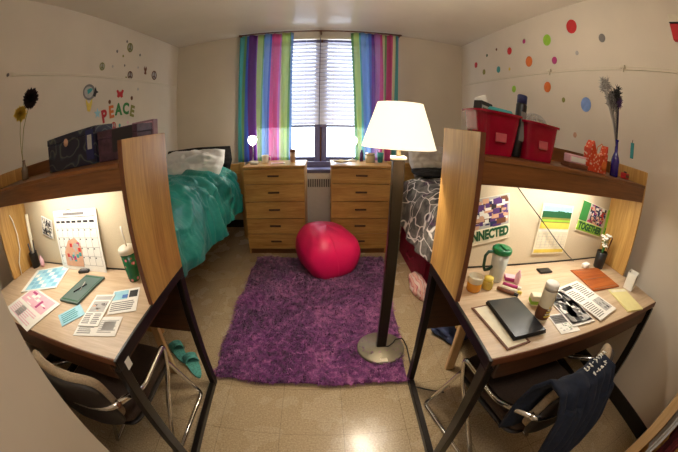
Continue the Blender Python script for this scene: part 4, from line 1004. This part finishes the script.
def shape_wall(polys, y, z, name, label, cat='sticker'):
    b = MB()
    for k, (pl, m) in enumerate(polys):
        n = len(pl); vs = [(.0002, a, c) for a, c in pl] + [(.0012 + k * .0003, a, c) for a, c in pl]
        b.add(vs, [tuple(range(n)), tuple(range(2 * n - 1, n - 1, -1))] + [(i, n + i, n + (i + 1) % n, (i + 1) % n) for i in range(n)], m)
    o = b.build(name, None, (XL, y, z)); tag(o, label, cat)
bf = [(0, -.03), (.02, -.045), (.05, -.035), (.045, -.005), (.065, .03), (.035, .04), (.008, .01), (0, .025), (-.008, .01), (-.035, .035), (-.062, .025), (-.042, -.005), (-.048, -.035), (-.02, -.045)]
shape_wall([(bf, 'i_red')], -1.254, 1.785, 'wall_sticker', 'red butterfly sticker above the word PEACE')
dove = [(0, -.05), (.03, -.045), (.02, -.01), (.035, .02), (.01, .05), (-.005, .015), (-.03, .05), (-.03, .01), (-.012, -.015), (-.02, -.04)]
shape_wall([(dove, 'i_brown')], -.80, 2.065, 'wall_sticker', 'small brown dove sticker left of the corner peace sign')
star = [((.05 if i % 2 == 0 else .022) * math.cos(i * PI / 5 + PI / 2), (.05 if i % 2 == 0 else .022) * math.sin(i * PI / 5 + PI / 2)) for i in range(10)]
shape_wall([(star, 'i_lblue')], -1.60, 1.60, 'wall_sticker', 'light blue star sticker just before the letter P')
gl = [(.085 * math.cos(i * PI / 12), .07 * math.sin(i * PI / 12)) for i in range(24)]; gl2 = [(.062 * math.cos(i * PI / 12) - .006, .05 * math.sin(i * PI / 12)) for i in range(24)]
leaf = [(-.02, -.02), (.02, .0), (.05, .03), (.01, .035), (-.03, .02)]
hand = [(-.04, -.05), (-.045, -.01), (-.02, -.04), (0, -.055), (.02, -.035), (.045, -.01), (.04, -.06), (.015, -.125), (-.02, -.12)]
dv = [(.05, -.03), (.085, -.045), (.10, -.01), (.13, 0), (.10, .015), (.085, .05), (.07, .01)]
shape_wall([(gl, 'i_grey'), (gl2, 'i_lgrey'), (leaf, 'i_teal'), (dv, 'i_black'), ([(a, c - .045) for a, c in hand], 'i_yellow')], -1.72, 1.79, 'wall_sticker', 'grey globe sticker held on a yellow hand left of PEACE')
# polka dots on the right wall
for y, z, r, m, lb in [(-.397, 2.159, .040, 'i_red', 'red dot sticker nearest the back corner'), (-.591, 2.045, .036, 'i_olive', 'small olive dot sticker beside the corner red dot'), (-.907, 2.036, .040, 'i_teal', 'teal dot sticker just above the raceway'), (-1.132, 2.211, .044, 'i_red', 'red dot sticker above the large orange dot'), (-1.392, 2.269, .025, 'i_mag', 'tiny dark pink dot sticker in the top row'), (-1.732, 2.225, .058, 'i_lime', 'large lime green dot sticker in the top row'), (-2.061, 2.296, .066, 'i_red', 'largest red dot sticker, highest on the wall'), (-2.372, 2.161, .036, 'i_grey', 'grey green dot sticker farthest from the corner'), (-1.449, 2.057, .056, 'i_orange', 'orange dot sticker above the raceway'), (-1.808, 2.029, .036, 'i_mag', 'magenta dot sticker beside the orange dot above the raceway'), (-1.701, 1.803, .050, 'i_orange', 'orange dot sticker below the raceway'), (-1.192, 1.804, .038, 'i_lime', 'lime dot sticker behind the packets in the red bins'), (-1.903, 1.695, .022, 'i_olive', 'small olive dot sticker left of the light blue dot'), (-2.156, 1.669, .058, plain('periwinkle_ink', S(120, 150, 206), .5), 'large periwinkle blue dot sticker beside the feathery stems'), (-2.086, 2.067, .020, 'i_lgrey', 'small pale dot sticker below the largest red dot'), (-.882, 2.272, .018, 'i_brown', 'tiny brown dot sticker in the top row'), (-.671, 2.237, .020, 'i_dgreen', 'tiny dark green dot sticker near the corner'), (-1.118, 2.018, .018, 'i_yellow', 'tiny yellow dot sticker between the teal and orange dots'), (-2.048, 1.436, .022, 'i_skin', 'small peach dot sticker above the hutch shelf')]:
    disc_wall(XR, y, z, r * .93, m, 'wall_dot', lb, 'sticker')
for y, lb in ((-1.755, 'small white clip on the raceway above the orange dot'), (-2.547, 'small white clip on the raceway above the feathery stems')):
    b = MB().box(-.022, 0, -.022, .022, -.010, .014, 'cream', .003).box(-.016, -.004, -.006, .006, -.034, -.010, 'cream', .002); item(b, 'wall_clip', (XR - .0105, y, 1.936), lb, 'clip')
b = MB().lathe([(.001, 0), (.012, 0), (.012, .006), (.005, .012), (.001, .012)], (0, 0, 0), 'i_grey', 14, T=Matrix.Rotation(PI / 2, 4, 'Y')); item(b, 'wall_bolt', (XL + .0005, -2.66, 1.936), 'small grey bolt at the end of the raceway on the left-hand wall', 'bolt')
fa = thing('fire_alarm', 'red fire alarm with a pale top mounted high on the wall', 'alarm', (XR, -3.085, 2.11))
MB().box(-.035, 0, -.06, .06, 0, .105, 'i_red', .006).build('horn', fa); MB().box(-.045, 0, -.055, .055, .112, .16, 'cream', .006).build('strobe', fa); MB().box(-.037, -.001, -.058, .058, .105, .112, 'black').build('seam_band', fa)

# ================================================================ ON THE DRESSERS
DZ = .9125
MT['glow'] = emit('lit_lamp_glass', (1.0, .93, .82, 1), 7.0)
def desk_lamp(x, y, label, h, power):
    t = thing('table_lamp', label, 'lamp', (x, y, DZ), 0)
    MB().lathe([(.045, 0), (.048, .004), (.046, .012), (.012, .018)], (0, 0, 0), 'cream', 24).build('base', t)
    MB().tube([(0, 0, .015), (.004, .006, h * .5), (0, 0, h - .02)], .005, 'chrome', 10).build('stem', t)
    MB().lathe([(.018, h - .04), (.042, h - .012), (.050, h + .018), (.038, h + .05), (.002, h + .062)], (0, 0, 0), 'glow', 24).build('glass_globe', t)
    point('table_lamp_light', (x, y - .02, DZ + h + .10), power, (1, .88, .68), .03)
desk_lamp(-.655, -.52, 'small glowing lamp on the dresser beside the teal bed', .225, 3.5)
desk_lamp(.392, -.50, 'small glowing lamp on the dresser next to the big lamp shade', .20, 3.5)
mgw = thing('coffee_mug', 'white mug with a dark rim on the dresser by the teal bed', 'mug', (-.505, -.60, DZ))
MB().lathe([(.030, 0), (.034, .004), (.036, .08), (.034, .081), (.032, .076), (.028, .006)], (0, 0, 0), 'white', 24).build('cup', mgw); MB().tube([(.034, 0, .065), (.056, 0, .062), (.058, 0, .03), (.034, 0, .02)], .005, 'white', 8).build('handle', mgw)
js = thing('spice_jar', 'tall tan jar with a lid at the window side of the dresser', 'jar', (-.225, -.55, DZ))
MB().lathe([(.026, 0), (.028, .003), (.028, .10)], (0, 0, 0), plain('tan_jar', S(176, 140, 108), .3, var=.2), 24).build('body', js); MB().lathe([(.029, .10), (.029, .125), (.026, .128)], (0, 0, 0), 'i_brown', 24).build('lid', js)
item(MB().box(-.07, .07, -.05, .05, 0, .006, 'white', .001).box(-.06, .05, -.04, .04, .006, .010, 'i_pink', .001), 'card_pile', (-.36, -.66, DZ), 'pink and white cards lying in the middle of the dresser', 'cards', (0, 0, .2))
item(MB().box(-.04, .04, -.03, .03, 0, .02, 'i_lgrey', .003), 'alarm_clock', (-.60, -.68, DZ), 'small pale grey case at the bed side of the dresser', 'case', (0, 0, -.2))
b = MB()
def tray(u, v): a = u * 2 * PI; r = .3 + .7 * v; return (math.cos(a) * .085 * r, math.sin(a) * .05 * r, .004 + .022 * v ** 2 + .004 * math.sin(5 * a) * v)
b.grid(tray, 32, 10, 'i_cream'); o = b.build('crumpled_napkin', None, (.265, -.68, DZ)); solid(o, .003); tag(o, 'crumpled cream paper lying on the dresser below the lamp', 'paper')
gj = thing('glass_canister', 'wide glass canister with a silver lid on the dresser below the shade', 'jar', (.565, -.58, DZ))
MB().lathe([(.048, 0), (.052, .004), (.052, .07), (.046, .078)], (0, 0, 0), 'cglass', 28).build('body', gj); MB().lathe([(.048, .079), (.05, .08), (.05, .098), (.004, .101)], (0, 0, 0), 'chrome', 28).build('lid', gj)
item(MB().lathe([(.026, 0), (.034, .10), (.032, .101), (.025, .004)], (0, 0, 0), 'i_teal', 24), 'plastic_cup', (.675, -.56, DZ), 'teal cup at the bed end of the dresser', 'cup')
item(MB().lathe([(.018, 0), (.019, .09), (.010, .10), (.010, .12), (.002, .122)], (0, 0, 0), 'i_purple', 20), 'lotion_bottle', (.485, -.52, DZ), 'small purple bottle beside the glass canister', 'bottle')

# ================================================================ CHAIRS
def rounded(pts, r=.04, n=5):
    pts = [Vector(p) for p in pts]; out = [pts[0]]
    for i in range(1, len(pts) - 1):
        a, p, c = pts[i - 1], pts[i], pts[i + 1]
        d1 = (a - p); d2 = (c - p); k = min(r, d1.length * .45, d2.length * .45)
        s = p + d1.normalized() * k; e = p + d2.normalized() * k
        for j in range(n + 1):
            t = j / n; out.append(s * (1 - t) ** 2 + p * 2 * t * (1 - t) + e * t * t)
    out.append(pts[-1]); return out
MT['shell'] = plain('shaded_brown_shell', S(34, 25, 20), .55)  # shell brown darkened to carry the shade on the chairs' backs
MT['seatdark'] = plain('shaded_seat_cloth', S(62, 46, 36), .95, var=.2, scale=160, bump=.4)  # darker copy of the tweed, with the under-desk shade in its colour
def chair(loc, rz, label):
    t = thing('desk_chair', label, 'chair', loc, rz, 'chrome tube desk chairs')
    for s in (-1, 1):
        MB().tube(rounded([(s * .235, -.22, .60), (s * .225, -.06, .51), (s * .225, .17, .535), (s * .205, .145, .40), (s * .185, -.155, .014)], .045), .011, 'chrome', 10).build('side_tube', t)
    for s in (-1, 1):
        MB().tube(rounded([(s * .185, -.155, .012), (s * .20, .33, .012), (s * .17, .20, .395), (s * .10, .18, .405)], .035), .011, 'chrome', 10).build('runner', t)
    MB().tube([(-.10, .18, .405), (.10, .18, .405)], .010, 'chrome', 10).build('cross_bar', t)
    pts = [(.235 * math.cos(a) , -.215 - .070 * math.sin(a), .60 - .005 * math.sin(a)) for a in [i * PI / 16 for i in range(17)]]
    MB().tube(pts, .0125, 'chrome', 10).lathe([(.001, 0), (.012, 0), (.012, .004), (.001, .006)], (0, 0, 0), 'edge', 12, T=Matrix.Translation((.243, -.225, .60)) @ Matrix.Rotation(PI / 2, 4, 'Y')).build('back_rail', t)
    def slab(hx, hy, hz, cx, cy, cz, bend, m, e=.3):
        def fn(u, v):
            a = 2 * PI * u; p = -PI / 2 + PI * v
            f = lambda q, k: math.copysign(abs(q) ** k, q)
            x = hx * f(math.cos(p), e * .9) * f(math.cos(a), e * 1.2); y = hy * f(math.sin(p), .7); z = hz * f(math.cos(p), e * .9) * f(math.sin(a), e * 1.2)
            return (cx + x, cy + y + bend * (x / hx) ** 2, cz + z)
        b = MB(); b.grid(fn, 48, 20, m); return b
    # backrest (bent around the sitter), tilted back slightly
    bb = slab(.212, .028, .122, 0, -.258, .602, .045, 'seatcloth')
    bb.v = [(x, y - (z - .602) * .14, z) for x, y, z in bb.v]; bb.build('backrest', t)
    sh = slab(.218, .018, .124, 0, -.284, .590, .045, 'shell'); sh.v = [(x, y - (z - .602) * .14, z) for x, y, z in sh.v]; o = sh.build('back_shell', t); o['label'] = 'moulded back shell with shade in its dark colour'
    su = slab(.212, .012, .212, 0, 0, 0, 0, 'shell'); su.v = [(x, z, y + .412) for x, y, z in su.v]
    for f in su.f: f.reverse()
    su.build('seat_shell', t)
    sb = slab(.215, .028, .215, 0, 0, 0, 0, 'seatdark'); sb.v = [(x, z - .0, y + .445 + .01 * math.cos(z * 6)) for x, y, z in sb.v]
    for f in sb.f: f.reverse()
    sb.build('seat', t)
    return t
ch1 = chair((-.785, -2.99, 0), 0, 'beige and chrome desk chair pushed under the calendar desk')
ch2 = copy_tree(ch1); ch2.location = (.872, -3.0, 0); ch2.rotation_euler = (0, 0, .22); ch2['label'] = 'beige and chrome desk chair with a navy jacket over its back'
# navy jacket draped over the back of the second chair
def jacket():
    t = thing('jacket', 'navy jacket with white lettering draped over the chair at the polka dot wall', 'jacket', (.872, -3.0, 0), .22)
    prof = [(-.205, .46), (-.21, .60), (-.232, .70), (-.272, .752), (-.315, .742), (-.355, .66), (-.385, .54), (-.40, .38), (-.395, .20)]
    def fn(u, v):
        x = -.250 + .285 * u
        k = v * (len(prof) - 1); i = min(int(k), len(prof) - 2); f = k - i
        y = prof[i][0] * (1 - f) + prof[i + 1][0] * f; z = prof[i][1] * (1 - f) + prof[i + 1][1] * f
        bend = .045 * (x / .215) ** 2
        q = .016 * math.sin(u * 19 + 2.5 * v) * (.3 + v) + .014 * ns(u * 5, v * 6, 4)
        if v > .6: x *= 1 + .25 * (v - .6); z += .03 * math.sin(u * 9)
        return (x + .01 * ns(u * 3, v * 4, 9), y + bend - abs(q) * (1 if v > .45 else -.3), z + q * .4)
    g = MB(); g.grid(fn, 60, 70, 'navy'); solid(g.build('body', t), .014, 0)
    sl = rounded([(-.19, -.37, .52), (-.215, -.40, .42), (-.23, -.405, .30), (-.225, -.40, .18)], .05)
    MB().tube(sl, [.04] * len(sl), 'navy', 16).build('sleeve', t)
    b = MB(); R = random.Random(8)
    for row, (n, y0, z0, hh) in enumerate(((9, -.262, .7735, .022), (6, -.292, .7675, .016))):
        for k in range(n):
            x0 = -.125 + k * .0165 + row * .02
            pts = [(x0 + R.uniform(0, .013), y0 + R.uniform(-hh / 2, hh / 2), z0) for _ in range(4)]
            b.tube(pts, .0022, 'white', 5)
    o = b.build('lettering', t); o['label'] = 'white lettering'
jacket()

# ================================================================ NEAR RIGHT: wardrobe
wd = thing('open_wardrobe', 'oak wardrobe side with clothes inside, cut off by the photo edge', 'wardrobe', (1.30, -3.60, 0))
MB().box(0, .54, -.060, 0, 0, 1.95, 'pale_z', .003).build('side_panel', wd); MB().box(0, .54, -.90, -.87, 0, 1.95, 'oak_z', .003).build('side_panel', wd)
MB().box(.52, .54, -.868, -.062, .0, 1.95, 'oak_z').build('back_panel', wd); MB().box(.02, .518, -.868, -.062, .06, .09, 'oak_y').build('bottom_shelf', wd); MB().box(0, .54, -.90, 0, 1.952, 1.98, 'oak_y').build('top', wd)
MB().tube([(.27, -.868, 1.80), (.27, -.062, 1.80)], .014, 'chrome').build('rail', wd)
def garment(y, x0, x1, z0, z1, m, label, seed, th=.035):
    def fn(u, v):
        a = 2 * PI * u; w_ = (x1 - x0) / 2 * (1 - .25 * max(0, v - .85) / .15)
        return ((x0 + x1) / 2 + w_ * math.copysign(abs(math.cos(a)) ** .6, math.cos(a)) + .012 * math.sin(9 * a + seed), y + th * math.sin(a) * (.8 + .3 * math.sin(7 * a + seed)), z0 + (z1 - z0) * v)
    b = MB(); b.grid(fn, 60, 24, m)
    n = 25; b.f.append([i * n for i in range(60)]); b.mi.append(0); b.sm.append(False); b.f.append([i * n + 24 for i in range(60)][::-1]); b.mi.append(0); b.sm.append(False)
    o = b.build('hanging_garment'); tag(o, label, 'clothing'); return o
garment(-3.705, 1.34, 1.78, .35, 1.62, 'pillow_white', 'white garment hanging just inside the oak wardrobe', 1, .028)
garment(-3.80, 1.33, 1.78, .30, 1.65, plain('maroon_cloth', S(96, 20, 30), .85, var=.15), 'dark red garment hanging behind the white one in the wardrobe', 2, .04)
for y, lb in ((-3.70, 'wire hanger carrying the white garment'), (-3.80, 'wire hanger carrying the dark red garment')):
    b = MB().tube([(1.42, y, 1.64 if y > -3.75 else 1.67), (1.57, y, 1.715), (1.70, y, 1.64 if y > -3.75 else 1.67)], .003, 'chrome', 6).tube([(1.57, y, 1.715), (1.575, y, 1.765), (1.592, y, 1.79), (1.588, y, 1.812), (1.570, y, 1.820), (1.552, y, 1.812)], .0028, 'chrome', 6); o = b.build('clothes_hanger'); tag(o, lb, 'hanger')

# slippers and small things on floor
def slipper(x, y, rz, label, m='i_teal'):
    t = thing('slipper', label, 'slipper', (x, y, .001), rz, 'teal slippers on the floor')
    def outline(k, n=24): 
        o = []
        for i in range(n):
            a = 2 * PI * i / n; yy = math.sin(a) * .115 * k; xx = math.cos(a) * (.040 + .010 * math.sin(a)) * k; o.append((xx, yy))
        return o
    MB().prism(outline(1), 0, .014, m).build('sole', t)
    def up(u, v): a = PI * u; return (math.cos(a) * .043, .01 + .08 * v, .014 + math.sin(a) * .045 * (1 - .45 * v))
    solid(MB().grid(up, 16, 10, 'tealcloth').build('strap', t), .006); return t
MT['tealcloth'] = plain('teal_dotted_cloth', S(84, 160, 150), .8, var=.35, scale=80)
slipper(-.845, -2.36, .75, 'teal slipper on the floor nearer the bed post', 'tealcloth')
slipper(-.705, -2.455, .65, 'teal slipper on the floor nearer the desk leg', 'tealcloth')
# unseen housing added to go with the fill light behind the camera
cl = thing('fill_light_fitting', 'added square white fill light fitting, unseen behind the viewer', 'light', (.15, -3.95, ZC))
MB().box(-.27, .27, -.27, .27, -.03, -.002, 'cream', .004).build('housing', cl)
